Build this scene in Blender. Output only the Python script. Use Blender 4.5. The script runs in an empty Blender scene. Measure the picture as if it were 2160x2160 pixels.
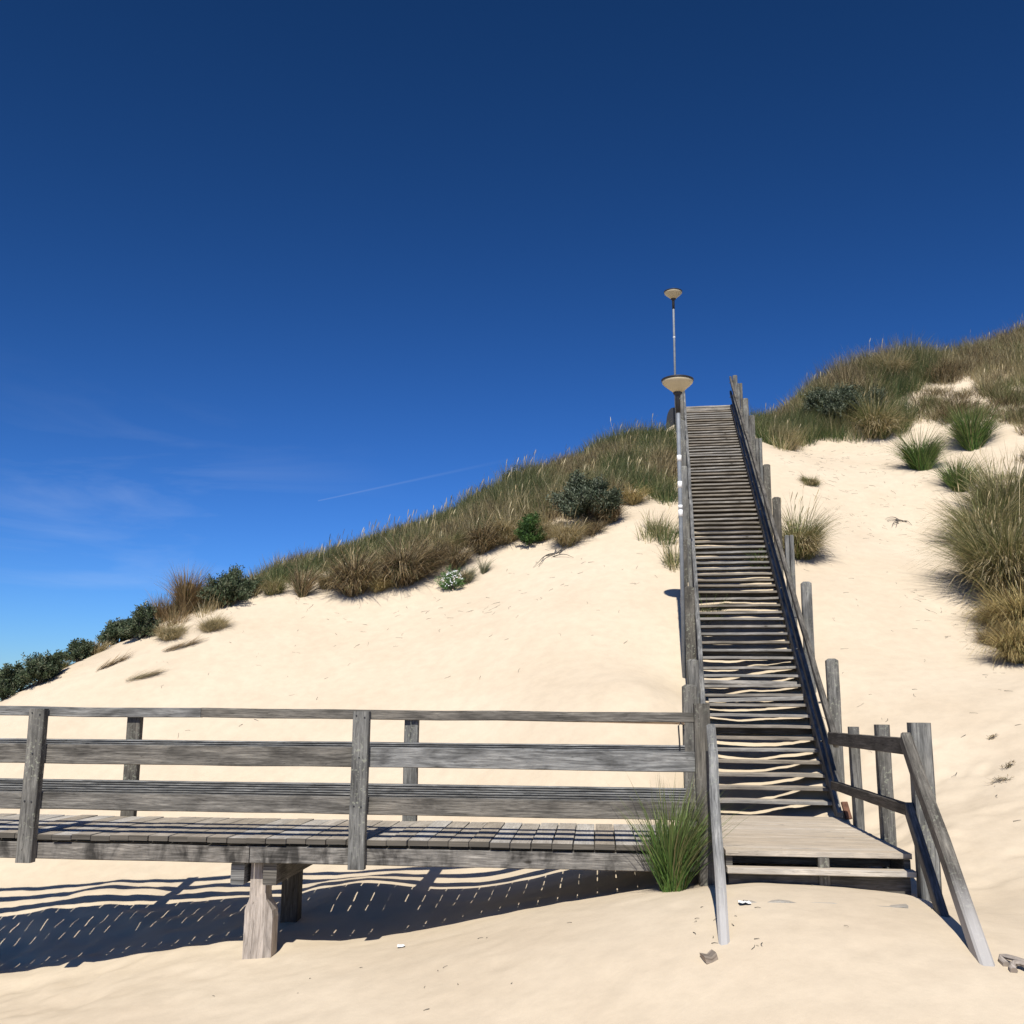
import bpy, math, random
import numpy as np
from mathutils import Vector, Matrix

scene = bpy.context.scene
rng = np.random.default_rng(7)
random.seed(7)

# ------------------------------------------------------------------ tables (all in metres, world coordinates)
CONTRAIL=((-0.1895, 0.9804, 0.1975),(0.0068, 0.9721, 0.2407))
CTRL=[(3.614,11.881,0.390),(2.184,12.118,0.180),(3.941,13.854,1.491),(2.511,14.091,1.281),(4.432,16.814,3.082),(3.001,17.051,3.032),(4.923,19.773,4.733),(3.492,20.011,4.683),(5.413,22.733,6.385),(3.983,22.970,6.335),(5.904,25.693,8.036),(4.473,25.930,7.986),(6.264,27.863,9.167),(4.833,28.100,9.167),(3.352,10.911,-0.120),(2.070,11.124,-0.240),(2.942,9.661,-0.300),(1.857,9.841,-0.280),(3.200,8.000,-0.360),(3.000,7.950,-0.270),(2.400,7.950,-0.235),(1.750,8.000,-0.210),(1.450,8.300,-0.280),(1.100,8.350,-0.330),(2.790,6.330,-0.360),(1.346,6.810,-0.370),(-1.290,9.780,-0.883),(-4.643,10.400,-1.355),(1.066,9.030,-0.388),(-0.047,9.410,-0.634),(-1.460,10.950,-0.683),(-4.254,11.400,-0.978),(-2.134,9.200,-0.964),(-5.186,12.250,-0.981),(-3.610,12.000,-0.849),(-1.577,11.800,-0.686),(-0.062,11.500,-0.544),(0.000,5.800,-0.930),(-3.600,6.500,-1.350),(-7.000,9.000,-1.700),(0.000,0.000,-1.250),(-3.000,2.000,-1.400),(3.000,2.000,-1.000),(4.500,6.000,-0.400),(8.000,2.000,-0.700),(-8.000,2.000,-1.700),(-8.000,12.000,-1.350),(-12.000,10.000,-1.900),(0.000,-8.000,-1.600),(12.000,-6.000,-1.200),(-14.000,-4.000,-2.200),(-6.659,13.900,-0.367),(-8.329,17.000,1.127),(-7.770,18.000,1.682),(-6.985,19.000,2.325),(-5.942,20.300,3.156),(-4.156,21.800,4.126),(-2.019,23.200,5.079),(0.445,25.000,6.621),(2.568,26.300,7.788),(4.323,27.400,8.611),(-5.479,16.200,1.322),(-3.338,17.800,2.271),(-0.642,19.000,3.358),(1.360,19.300,4.121),(2.439,19.800,4.683),(-2.674,14.600,0.588),(-0.485,15.000,1.339),(1.618,13.400,1.326),(1.150,16.400,2.632),(1.435,12.000,0.407),(-2.343,13.000,-0.245),(-0.393,12.700,0.045),(7.049,28.300,9.115),(9.111,29.000,10.382),(11.705,29.500,11.313),(13.543,30.000,11.670),(16.016,30.500,12.562),(7.286,26.600,8.049),(8.998,26.600,8.209),(10.815,26.800,8.722),(9.360,24.000,6.863),(9.619,21.800,5.748),(12.933,25.000,8.231),(10.158,20.000,4.621),(7.408,20.600,4.703),(5.559,18.200,3.693),(6.653,18.600,3.758),(7.518,17.300,3.217),(7.796,15.600,2.367),(5.032,14.300,1.730),(5.883,13.000,1.352),(6.230,12.600,1.347),(4.436,11.900,0.728),(4.914,11.000,0.490),(5.173,10.600,0.514),(4.051,9.700,0.040),(4.544,9.400,0.076),(3.774,7.900,-0.288),(-8.729,18.600,0.977),(-9.829,23.000,-0.673),(-7.385,20.600,2.175),(-8.485,25.000,0.525),(-4.556,23.400,3.976),(-5.656,27.800,2.326),(0.045,26.600,6.471),(-1.055,31.000,4.821),(3.923,29.000,8.461),(2.823,33.400,6.811),(6.649,29.900,8.965),(5.549,34.300,7.315),(11.305,31.100,11.163),(10.205,35.500,9.513),(15.616,32.100,12.412),(14.516,36.500,10.762),(6.459,29.655,9.150),(7.277,34.588,8.600)]
LEFT_MASS=[(-4.99,19.46),(-4.34,19.64),(-3.65,19.76),(-2.94,19.84),(-2.34,19.96),(-1.74,20.16),(-1.23,20.38),(-0.92,20.56),(-0.17,20.48),(0.48,20.50),(1.03,20.70),(1.57,20.64),(2.03,20.94),(2.47,21.82),(2.74,22.16),(2.95,21.56),(3.30,20.70),(4.34,26.64),(3.43,27.50),(2.68,26.98),(0.58,25.32),(-1.80,23.54),(-3.87,22.18),(-4.98,21.44)]
LEFT_GREEN=[(-3.90,20.50),(-2.47,20.94),(-1.20,21.58),(-0.19,22.26),(0.39,21.96),(0.89,22.78),(0.58,25.32),(-1.80,23.54),(-3.87,22.18)]
LEFT_TOP_STRAW=[(0.16,20.86),(1.12,22.60),(2.25,23.08),(2.74,22.16),(3.61,23.02),(4.21,25.82),(2.61,26.30),(1.09,25.12)]
LEFT_LOW=[(-7.42,18.74),(-7.05,19.22),(-6.73,19.56),(-6.19,17.86),(-5.60,18.56),(-4.86,19.32),(-4.86,21.38),(-5.57,20.64),(-6.61,19.48),(-7.43,18.66)]
LEFT_EDGE_GREEN=[(2.41,19.20),(2.75,19.44),(3.21,19.56),(2.89,17.62),(2.81,18.12),(2.60,18.78)]
RIGHT_MASS=[(6.47,25.84),(6.80,25.08),(7.67,26.48),(8.44,26.86),(8.95,26.48),(9.61,26.34),(10.35,26.40),(10.84,27.02),(10.88,27.60),(11.41,27.92),(12.00,28.04),(12.46,30.14),(11.71,30.24),(9.20,29.92),(7.03,28.72)]
RIGHT_CREST=[(11.26,27.76),(12.21,27.82),(12.86,27.60),(12.85,26.44),(13.83,25.14),(16.34,30.16),(15.63,30.60),(13.23,30.08),(11.89,30.12)]
RIGHT_SPARSE=[(11.06,27.34),(11.64,27.28),(12.42,26.20),(13.69,24.92),(11.11,20.56),(10.25,21.66),(10.44,23.56),(11.04,25.72),(10.82,26.80)]
RIGHT_BROWN=[(11.03,27.44),(11.71,27.74),(12.91,27.12),(14.16,25.68),(13.27,24.22),(12.19,25.76),(11.54,26.18),(11.05,26.68)]
RIGHT_BANK=[(10.01,20.98),(11.49,21.20),(8.45,15.92),(7.86,16.22),(8.74,18.70),(9.12,20.10)]
TUSSOCKS=[
('grass_tussock', 'lush green grass clump growing at the corner of the boardwalk and the landing steps', 'grass clump', 1.39, 8.54, 0.78, 0.2, 380, 0.22, 'green', None),
('grass_tussock', 'round green and straw grass tussock on bare sand right of the staircase', 'grass clump', 5.2, 18.32, 0.86, 0.31, 520, 0.9, 'olive', None),
('grass_tussock', 'brown upright grass tussock standing apart at the lower left of the dune vegetation', 'grass clump', -3.93, 19.2, 0.68, 0.16, 260, 0.55, 'brown', 'dry grass tussocks overhanging the bare sand of the left dune'),
('grass_tussock', 'broad brown tussock with a dark drooping skirt, left of the largest shaggy one', 'grass clump', -2.97, 19.26, 0.85, 0.34, 520, 1.1, 'brown', 'dry grass tussocks overhanging the bare sand of the left dune'),
('grass_tussock', 'largest shaggy overhanging brown tussock with a dark hollow beneath on the left dune', 'grass clump', -2.08, 19.52, 0.91, 0.43, 700, 1.25, 'brown', 'dry grass tussocks overhanging the bare sand of the left dune'),
('grass_tussock', 'narrow dark brown leaning tussock directly above the white flowering plant', 'grass clump', -1.06, 19.78, 0.64, 0.15, 240, 0.7, 'brown', 'dry grass tussocks overhanging the bare sand of the left dune'),
('grass_tussock', 'rust brown grass tussock just right above the white flowering plant', 'grass clump', -0.59, 20.28, 0.8, 0.23, 380, 0.9, 'brown', 'dry grass tussocks overhanging the bare sand of the left dune'),
('grass_tussock', 'straw brown tussock left of the small bright green bush on the left dune', 'grass clump', -0.11, 20.44, 0.75, 0.26, 380, 0.9, 'straw', 'dry grass tussocks overhanging the bare sand of the left dune'),
('grass_tussock', 'straw grass tussock hanging over exposed roots right of the small bright green bush', 'grass clump', 1.12, 19.58, 0.62, 0.29, 360, 1.0, 'straw', 'dry grass tussocks overhanging the bare sand of the left dune'),
('grass_tussock', 'brown grass tussock on the right flank of the large silvery bush', 'grass clump', 1.94, 20.04, 0.63, 0.19, 300, 0.8, 'brown', 'dry grass tussocks overhanging the bare sand of the left dune'),
('grass_tussock', 'tall reddish brown upright grass stand left of the dark round bush on the ridge', 'grass clump', -6.02, 19.02, 0.81, 0.28, 520, 0.45, 'rust', None),
('grass_tussock', 'brown grass stand between the dark bushes at the low ridge end', 'grass clump', -6.49, 19.06, 0.59, 0.24, 380, 0.5, 'rust', None),
('grass_tussock', 'pale straw tussock sliding down the sand below the dark ridge bushes', 'grass clump', -5.87, 17.84, 0.31, 0.31, 420, 1.2, 'straw', None),
('grass_tussock', 'pale straw tussock draped over the sand below the dark round bush', 'grass clump', -5.2, 18.04, 0.28, 0.28, 380, 1.3, 'straw', None),
('grass_tussock', 'thin greyish green seedling tuft right of the white flowering plant', 'grass clump', -0.53, 19.34, 0.42, 0.1, 70, 0.5, 'sage', None),
('grass_tussock', 'grey brown faded tuft touching the white flowering plant on its right', 'grass clump', -0.85, 19.14, 0.38, 0.16, 180, 0.7, 'sage', None),
('grass_tussock', 'dense dark green tussock alone on the sand right of the staircase top', 'grass clump', 9.69, 23.62, 1.07, 0.33, 560, 0.6, 'green', 'green tussocks in the sand hollow of the right dune'),
('grass_tussock', 'tall dark green tussock higher up beside the bare brown bank on the right dune', 'grass clump', 11.44, 24.68, 1.25, 0.34, 560, 0.5, 'green', 'green tussocks in the sand hollow of the right dune'),
('grass_tussock', 'small pale fringed green tussock below the tall dark green one on the right dune', 'grass clump', 9.77, 21.92, 0.87, 0.21, 380, 0.6, 'green', 'green tussocks in the sand hollow of the right dune'),
('grass_tussock', 'low flat green sprig alone on the open sand between staircase and right dune grass', 'grass clump', 6.69, 22.4, 0.26, 0.26, 260, 1.1, 'olive', None),
('grass_tussock', 'huge olive grass tussock on the steep right bank, below the uppermost green one', 'grass clump', 8.11, 16.62, 1.64, 0.45, 1500, 0.75, 'olive', 'large marram tussocks on the bank at the right edge'),
('grass_tussock', 'green tussock on top of the right bank, the uppermost at the right edge', 'grass clump', 10.04, 20.42, 1.4, 0.48, 900, 0.55, 'olive', 'large marram tussocks on the bank at the right edge'),
('grass_tussock', 'spreading pale green tussock leaning left over the dark root on the right bank', 'grass clump', 9.12, 19.42, 1.12, 0.39, 800, 0.95, 'olive', 'large marram tussocks on the bank at the right edge'),
('grass_tussock', 'golden straw tussock drooping over the sand at the right edge', 'grass clump', 7.46, 15.52, 0.64, 0.3, 800, 1.35, 'gold', 'large marram tussocks on the bank at the right edge'),
('grass_tussock', 'lowest straw tussock at the right edge with dark dead leaves', 'grass clump', 6.91, 13.96, 0.68, 0.23, 700, 1.2, 'gold', 'large marram tussocks on the bank at the right edge'),
('grass_tussock', 'sparse dry brown tussock just left of the lowest straw tussock', 'grass clump', 6.93, 14.84, 0.34, 0.2, 260, 1.3, 'brown', 'large marram tussocks on the bank at the right edge'),
('grass_tussock', 'windswept golden tussock at the crest beside the eroded brown bank', 'grass clump', 11.18, 28.62, 0.9, 0.53, 520, 0.8, 'straw', None),
('grass_tussock', 'light green straw tussock at the foot of the dark silvery bushes on the right dune', 'grass clump', 9.84, 26.56, 1.14, 0.37, 520, 0.7, 'olive', None),
('grass_tussock', 'dark brown matted dead grass hanging over the eroded bank near the right crest', 'grass clump', 12.29, 28.16, 0.61, 0.61, 520, 1.4, 'brown', None),
('grass_tussock', 'dark brown matted grass patch left of the taller dark green right tussock', 'grass clump', 11.75, 26.46, 0.64, 0.34, 300, 0.9, 'brown', None),
('grass_tussock', 'pale green grass tussock at the lower left foot of the right dune vegetation', 'grass clump', 7.08, 25.98, 0.55, 0.36, 300, 0.8, 'straw', None),
('grass_tussock', 'small straw tuft left of the broad brown tussock with a dark drooping skirt', 'grass clump', -3.5, 19.52, 0.41, 0.22, 260, 1.1, 'straw', 'dry grass tussocks overhanging the bare sand of the left dune'),
('grass_tussock', 'loose straw tussock wedged between the two broad brown drooping tussocks', 'grass clump', -2.51, 19.3, 0.46, 0.2, 260, 1.35, 'gold', 'dry grass tussocks overhanging the bare sand of the left dune'),
('grass_tussock', 'dark brown tussock just right of the largest shaggy overhanging one', 'grass clump', -1.6, 20.04, 0.61, 0.25, 380, 1.1, 'brown', 'dry grass tussocks overhanging the bare sand of the left dune'),
('grass_tussock', 'pale olive tussock above the faded grey brown tuft on the left dune', 'grass clump', -1.29, 20.46, 0.59, 0.28, 380, 0.9, 'olive', 'dry grass tussocks overhanging the bare sand of the left dune'),
('grass_tussock', 'low straw tussock between the small bright green bush and the hanging straw one', 'grass clump', 0.73, 20.16, 0.49, 0.25, 300, 1.2, 'straw', 'dry grass tussocks overhanging the bare sand of the left dune'),
('grass_tussock', 'dark brown dead tussock under the right side of the large silvery bush', 'grass clump', 1.65, 19.74, 0.37, 0.29, 320, 1.3, 'brown', 'dry grass tussocks overhanging the bare sand of the left dune'),
('grass_tussock', 'pale straw tussock at the upper right end of the left dune vegetation edge', 'grass clump', 2.51, 21.22, 0.52, 0.29, 300, 1.0, 'gold', 'dry grass tussocks overhanging the bare sand of the left dune'),
('grass_tussock', 'small brown tussock just right of the dark round bush on the left ridge', 'grass clump', -4.53, 19.42, 0.46, 0.22, 280, 0.9, 'olive', 'dry grass tussocks overhanging the bare sand of the left dune'),
('grass_tussock', 'olive and straw tussock at the lower left flank of the huge right bank one', 'grass clump', 8.24, 17.52, 0.87, 0.27, 520, 1.1, 'straw', 'large marram tussocks on the bank at the right edge'),
('grass_tussock', 'loose golden tussock at the right edge between the huge and the lowest ones', 'grass clump', 7.58, 15.14, 0.94, 0.27, 700, 1.2, 'gold', 'large marram tussocks on the bank at the right edge'),
('grass_tussock', 'low tan grass tussock on the left ridge between the two small dark bushes', 'grass clump', -7.23, 18.02, 0.24, 0.22, 300, 0.7, 'straw', None),
('grass_tussock', 'low tan green grass tussock behind the lowest dark bushes at the left edge', 'grass clump', -7.68, 17.62, 0.22, 0.23, 300, 0.7, 'olive', None)]
BUSHES=[
('buckthorn_bush', 'large round silvery grey green bush in the grass left of the staircase', 'bush', 1.55, 20.12, 0.97, 0.59, 1500, 'silver'),
('dune_bush', 'small bright green bush at the lower edge of the left dune grass', 'bush', 0.36, 20.02, 0.44, 0.23, 420, 'bright'),
('flowering_plant', 'low plant with tiny white flowers on the sand of the left dune', 'plant', -1.11, 18.96, 0.33, 0.22, 330, 'flower'),
('buckthorn_bush', 'dark green round bush beside the tall rust brown grass on the left ridge', 'bush', -5.3, 19.14, 0.46, 0.46, 1000, 'dark'),
('buckthorn_bush', 'dark green bush above the pale slumped straw at the low end of the ridge', 'bush', -6.47, 18.0, 0.43, 0.24, 700, 'dark'),
('buckthorn_bush', 'dark flat bush hugging the ridge line left of the bare sand peak', 'bush', -6.97, 18.34, 0.26, 0.26, 600, 'dark'),
('buckthorn_bush', 'small dark bush low on the ridge line between bare sand peak and lowest bushes', 'bush', -7.42, 17.8, 0.22, 0.2, 380, 'dark'),
('buckthorn_bush', 'dark green bush at the far left, right neighbour of the lowest one', 'bush', -7.71, 17.0, 0.36, 0.29, 800, 'dark'),
('buckthorn_bush', 'lowest dark green bush at the left edge of the photo', 'bush', -8.24, 17.02, 0.38, 0.26, 700, 'dark'),
('buckthorn_bush', 'silvery dark bush in the middle of the grass on the right dune', 'bush', 9.14, 27.28, 0.91, 0.67, 1000, 'silver'),
('buckthorn_bush', 'silvery bush on the upper part of the right dune grass near the crest', 'bush', 8.79, 27.82, 0.6, 0.51, 700, 'silver'),
('buckthorn_bush', 'small silvery bush right beside the largest silvery one on the right dune', 'bush', 9.94, 27.5, 0.59, 0.41, 500, 'silver'),
('thorn_shrub', 'small dark leafy twig shrub standing on the skyline of the left dune', 'shrub', -0.05, 24.22, 0.54, 0.18, 80, 'dark'),
('thorn_shrub', 'low dark leafy shrub poking above the skyline left of the other twig shrub', 'shrub', -0.78, 24.18, 0.41, 0.2, 90, 'dark')]
MARKS=[
('wood_scrap', 'small broken wood block half buried before the left handrail foot', 'wood scrap', 1.23, 6.66, 0.08, 5),
('driftwood_loop', 'bleached curved driftwood piece at the right edge of the sand', 'driftwood', 2.92, 6.28, 0.13, -4),
('paper_scrap', 'white crumpled paper scrap on the sand beside the left handrail foot', 'litter', 1.62, 7.42, 0.08, 8),
('paper_scrap', 'small white paper scrap on the open sand in front of the boardwalk', 'litter', -0.86, 8.7, 0.06, 0),
('buried_plank', 'grey plank almost buried in the sand below the landing step', 'plank', 2.17, 7.42, 1.09, 4),
('dry_weed', 'reddish dry weed remnant on the sand slope right of the landing, the upper', 'dry weed', 5.12, 10.78, 0.13, 20),
('dry_weed', 'reddish brown dry weed remnant on the sand slope right of the landing, the lower', 'dry weed', 4.89, 10.48, 0.16, -35),
('dry_weed', 'short dark dry leaf scrap near the top of the sand slope right of the landing', 'dry weed', 5.3, 11.5, 0.09, 10),
('straw_bundle', 'orange brown straw bundle lying on the left dune sand, the upper left one', 'straw bundle', -6.55, 17.02, 0.42, 38),
('straw_bundle', 'brown straw bundle with a long tail on the left dune sand above the top rail', 'straw bundle', -5.83, 16.5, 0.49, 18),
('straw_bundle', 'thin pale straw wisp on the sand below the slumped ridge grass', 'straw bundle', -5.53, 17.38, 0.54, 30),
('straw_bundle', 'grey straw drift caught on the bare sand peak of the left ridge', 'straw bundle', -7.25, 17.98, 0.55, 35),
('straw_bundle', 'pale dead straw hanging down the sand under the broad brown tussocks', 'straw bundle', -2.42, 19.44, 0.51, 55),
('dead_branch', 'crooked dead branch with twigs lying below the straw tussock on the left dune', 'branch', 0.8, 19.32, 0.61, 30),
('dead_branch', 'dark exposed root reaching down the sand on the right bank', 'root', 8.77, 19.8, 0.73, 35),
('dead_branch', 'tangle of grey dead twigs in the straw grass near the left dune crest', 'branch', 1.96, 24.38, 0.71, 15),
('dead_branch', 'thin curled twig on the open sand between staircase and right bank', 'twig', 8.09, 20.94, 0.44, -20)]

# ------------------------------------------------------------------ camera
PITCH, ROLL = math.radians(10.85), math.radians(0.45)
fwd = Vector((0, math.cos(PITCH), math.sin(PITCH)))
up0 = Vector((0, -math.sin(PITCH), math.cos(PITCH)))
r0 = Vector((1, 0, 0))
right = r0 * math.cos(ROLL) + up0 * math.sin(ROLL)
up = -r0 * math.sin(ROLL) + up0 * math.cos(ROLL)
cam_data = bpy.data.cameras.new("camera")
cam_data.sensor_width = 36.0
cam_data.lens = 36.0
cam_data.clip_end = 3000
cam_data.clip_start = 0.05
cam = bpy.data.objects.new("camera", cam_data)
cam.matrix_world = Matrix(((right.x, up.x, -fwd.x, 0), (right.y, up.y, -fwd.y, 0),
                           (right.z, up.z, -fwd.z, 1.07), (0, 0, 0, 1)))
scene.collection.objects.link(cam)
scene.camera = cam

# ------------------------------------------------------------------ light
SUN_EL, SUN_TRAVEL = math.radians(49), math.radians(7.9)
sd = bpy.data.lights.new("sun", 'SUN')
sd.energy = 5.0
sd.angle = math.radians(0.5)
sd.color = (1.0, 0.96, 0.875)
so = bpy.data.objects.new("sun", sd)
dvec = Vector((math.sin(SUN_TRAVEL) * math.cos(SUN_EL), math.cos(SUN_TRAVEL) * math.cos(SUN_EL), -math.sin(SUN_EL)))
so.rotation_mode = 'QUATERNION'
so.rotation_quaternion = dvec.to_track_quat('-Z', 'Y')
so.location = (0, -10, 20)
scene.collection.objects.link(so)

world = bpy.data.worlds.new("World")
scene.world = world
world.use_nodes = True
wt = world.node_tree
wt.nodes.clear()
N = wt.nodes.new
def L(a, b): wt.links.new(a, b)
wout = N('ShaderNodeOutputWorld'); wbg = N('ShaderNodeBackground'); L(wbg.outputs[0], wout.inputs[0])
sky = N('ShaderNodeTexSky'); sky.sky_type = 'NISHITA'; sky.sun_disc = False
sky.sun_elevation = SUN_EL; sky.sun_rotation = math.radians(185)
sky.air_density = 1.0; sky.dust_density = 0.2; sky.ozone_density = 4.0; sky.altitude = 300
wbg.inputs[1].default_value = 0.1
SKY_GAMMA = (1.70, 1.55, 1.76)
SKY_GAIN = (0.59, 0.82, 1.36)
ssep = N('ShaderNodeSeparateColor'); L(sky.outputs[0], ssep.inputs[0])
scomb = N('ShaderNodeCombineColor')
for i in range(3):
    m0 = N('ShaderNodeMath'); m0.operation = 'MULTIPLY'; m0.inputs[1].default_value = 0.1; L(ssep.outputs[i], m0.inputs[0])
    m1 = N('ShaderNodeMath'); m1.operation = 'POWER'; m1.inputs[1].default_value = SKY_GAMMA[i]; mc = N('ShaderNodeMath'); mc.operation = 'MINIMUM'; mc.inputs[1].default_value = .85; L(m0.outputs[0], mc.inputs[0]); L(mc.outputs[0], m1.inputs[0])
    m2 = N('ShaderNodeMath'); m2.operation = 'MULTIPLY'; m2.inputs[1].default_value = 10.0 * SKY_GAIN[i]; L(m1.outputs[0], m2.inputs[0])
    L(m2.outputs[0], scomb.inputs[i])
# thin cirrus streaks and one contrail high in the sky
tc = N('ShaderNodeTexCoord')
mp = N('ShaderNodeMapping'); mp.inputs['Rotation'].default_value = (0.1, 0.12, 0.5); mp.inputs['Scale'].default_value = (1.6, 1.2, 9.0)
L(tc.outputs['Generated'], mp.inputs[0])
cn = N('ShaderNodeTexNoise'); cn.inputs['Scale'].default_value = 2.3; cn.inputs['Detail'].default_value = 6; cn.inputs['Roughness'].default_value = .55
cn.inputs['Distortion'].default_value = .6
L(mp.outputs[0], cn.inputs[0])
cr = N('ShaderNodeMapRange'); cr.inputs[1].default_value = .52; cr.inputs[2].default_value = .78; cr.inputs[3].default_value = 0; cr.inputs[4].default_value = .14
L(cn.outputs[0], cr.inputs[0])
# cirrus only low down and towards the left of the view
cd = N('ShaderNodeVectorMath'); cd.operation = 'DOT_PRODUCT'; cd.inputs[1].default_value = Vector((-0.36, 0.93, 0.12)).normalized(); L(tc.outputs['Generated'], cd.inputs[0])
cm = N('ShaderNodeMapRange'); cm.inputs[1].default_value = .962; cm.inputs[2].default_value = .998; L(cd.outputs['Value'], cm.inputs[0])
csz = N('ShaderNodeSeparateXYZ'); L(tc.outputs['Generated'], csz.inputs[0])
cz = N('ShaderNodeMapRange'); cz.inputs[1].default_value = .17; cz.inputs[2].default_value = .29; cz.inputs[3].default_value = 1; cz.inputs[4].default_value = .12; L(csz.outputs[2], cz.inputs[0])
cm2 = N('ShaderNodeMath'); cm2.operation = 'MULTIPLY'; L(cm.outputs[0], cm2.inputs[0]); L(cz.outputs[0], cm2.inputs[1]); cm = cm2
cmul = N('ShaderNodeMath'); cmul.operation = 'MULTIPLY'; L(cr.outputs[0], cmul.inputs[0]); L(cm.outputs[0], cmul.inputs[1])
CA, CB = Vector(CONTRAIL[0]).normalized(), Vector(CONTRAIL[1]).normalized()
cnrm = CA.cross(CB).normalized()
t1 = N('ShaderNodeVectorMath'); t1.operation = 'DOT_PRODUCT'; t1.inputs[1].default_value = cnrm; L(tc.outputs['Generated'], t1.inputs[0])
t2 = N('ShaderNodeMath'); t2.operation = 'ABSOLUTE'; L(t1.outputs['Value'], t2.inputs[0])
along = (CB - CA).normalized()
t3 = N('ShaderNodeVectorMath'); t3.operation = 'DOT_PRODUCT'; t3.inputs[1].default_value = along; L(tc.outputs['Generated'], t3.inputs[0])
wr = N('ShaderNodeMapRange'); wr.inputs[1].default_value = CA.dot(along); wr.inputs[2].default_value = CB.dot(along); wr.inputs[3].default_value = .0009; wr.inputs[4].default_value = .0028
L(t3.outputs['Value'], wr.inputs[0])
t4 = N('ShaderNodeMapRange'); t4.interpolation_type = 'SMOOTHSTEP'; t4.inputs[1].default_value = 0; L(wr.outputs[0], t4.inputs[2]); t4.inputs[3].default_value = 1; t4.inputs[4].default_value = 0
L(t2.outputs[0], t4.inputs[0])
t5 = N('ShaderNodeMapRange'); t5.inputs[1].default_value = CA.dot(along); t5.inputs[2].default_value = CB.dot(along); t5.inputs[3].default_value = .085; t5.inputs[4].default_value = 0
L(t3.outputs['Value'], t5.inputs[0])
t6 = N('ShaderNodeMath'); t6.operation = 'GREATER_THAN'; t6.inputs[1].default_value = CA.dot(along); L(t3.outputs['Value'], t6.inputs[0])
t7 = N('ShaderNodeMath'); t7.operation = 'MULTIPLY'; L(t4.outputs[0], t7.inputs[0]); L(t5.outputs[0], t7.inputs[1])
t8 = N('ShaderNodeMath'); t8.operation = 'MULTIPLY'; L(t7.outputs[0], t8.inputs[0]); L(t6.outputs[0], t8.inputs[1])
ca = N('ShaderNodeMath'); ca.operation = 'ADD'; L(cmul.outputs[0], ca.inputs[0]); L(t8.outputs[0], ca.inputs[1])
cx = N('ShaderNodeMix'); cx.data_type = 'RGBA'; L(ca.outputs[0], cx.inputs[0]); L(scomb.outputs[0], cx.inputs[6]); cx.inputs[7].default_value = (7.5, 8.2, 9.0, 1)
L(cx.outputs[2], wbg.inputs[0])

vs = scene.view_settings
vs.view_transform = 'Standard'; vs.look = 'None'; vs.exposure = 0.08; vs.gamma = 1.0; vs.use_curve_mapping = False
scene.render.engine = 'CYCLES'
scene.cycles.max_bounces = 6
scene.cycles.diffuse_bounces = 1
scene.cycles.transparent_max_bounces = 8


# ------------------------------------------------------------------ helpers
def link(o):
    scene.collection.objects.link(o); return o
def tag(o, label=None, cat=None, group=None, kind=None):
    if label: o['label'] = label
    if cat: o['category'] = cat
    if group: o['group'] = group
    if kind: o['kind'] = kind
    return o
def thing(name, loc, label, cat, group=None):
    o = bpy.data.objects.new(name, None); o.empty_display_size = .2; o.location = loc; link(o)
    return tag(o, label, cat, group)

def nodes_of(name):
    m = bpy.data.materials.new(name); m.use_nodes = True; nt = m.node_tree; nt.nodes.clear()
    out = nt.nodes.new('ShaderNodeOutputMaterial'); b = nt.nodes.new('ShaderNodeBsdfPrincipled'); nt.links.new(b.outputs[0], out.inputs[0])
    b.inputs['Specular IOR Level'].default_value = .25
    return m, nt, b, out
def ramp(nt, src, stops):
    r = nt.nodes.new('ShaderNodeValToRGB'); e = r.color_ramp.elements
    e[0].position, e[0].color = stops[0][0], (*stops[0][1], 1); e[1].position, e[1].color = stops[-1][0], (*stops[-1][1], 1)
    for p, c in stops[1:-1]:
        x = e.new(p); x.color = (*c, 1)
    nt.links.new(src, r.inputs[0]); return r.outputs[0]
def noise(nt, vec, scale, detail=5, rough=.6, dist=0.0):
    n = nt.nodes.new('ShaderNodeTexNoise'); n.inputs['Scale'].default_value = scale; n.inputs['Detail'].default_value = detail
    n.inputs['Roughness'].default_value = rough; n.inputs['Distortion'].default_value = dist
    if vec is not None: nt.links.new(vec, n.inputs['Vector'])
    return n.outputs[0]
def mapping(nt, vec, scale):
    m = nt.nodes.new('ShaderNodeMapping'); m.inputs['Scale'].default_value = scale; nt.links.new(vec, m.inputs[0]); return m.outputs[0]
def mixc(nt, fac, a, b, mode='MIX'):
    m = nt.nodes.new('ShaderNodeMix'); m.data_type = 'RGBA'; m.blend_type = mode
    if isinstance(fac, float): m.inputs[0].default_value = fac
    else: nt.links.new(fac, m.inputs[0])
    for i, v in ((6, a), (7, b)):
        if isinstance(v, tuple): m.inputs[i].default_value = (*v, 1)
        else: nt.links.new(v, m.inputs[i])
    return m.outputs[2]

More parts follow.
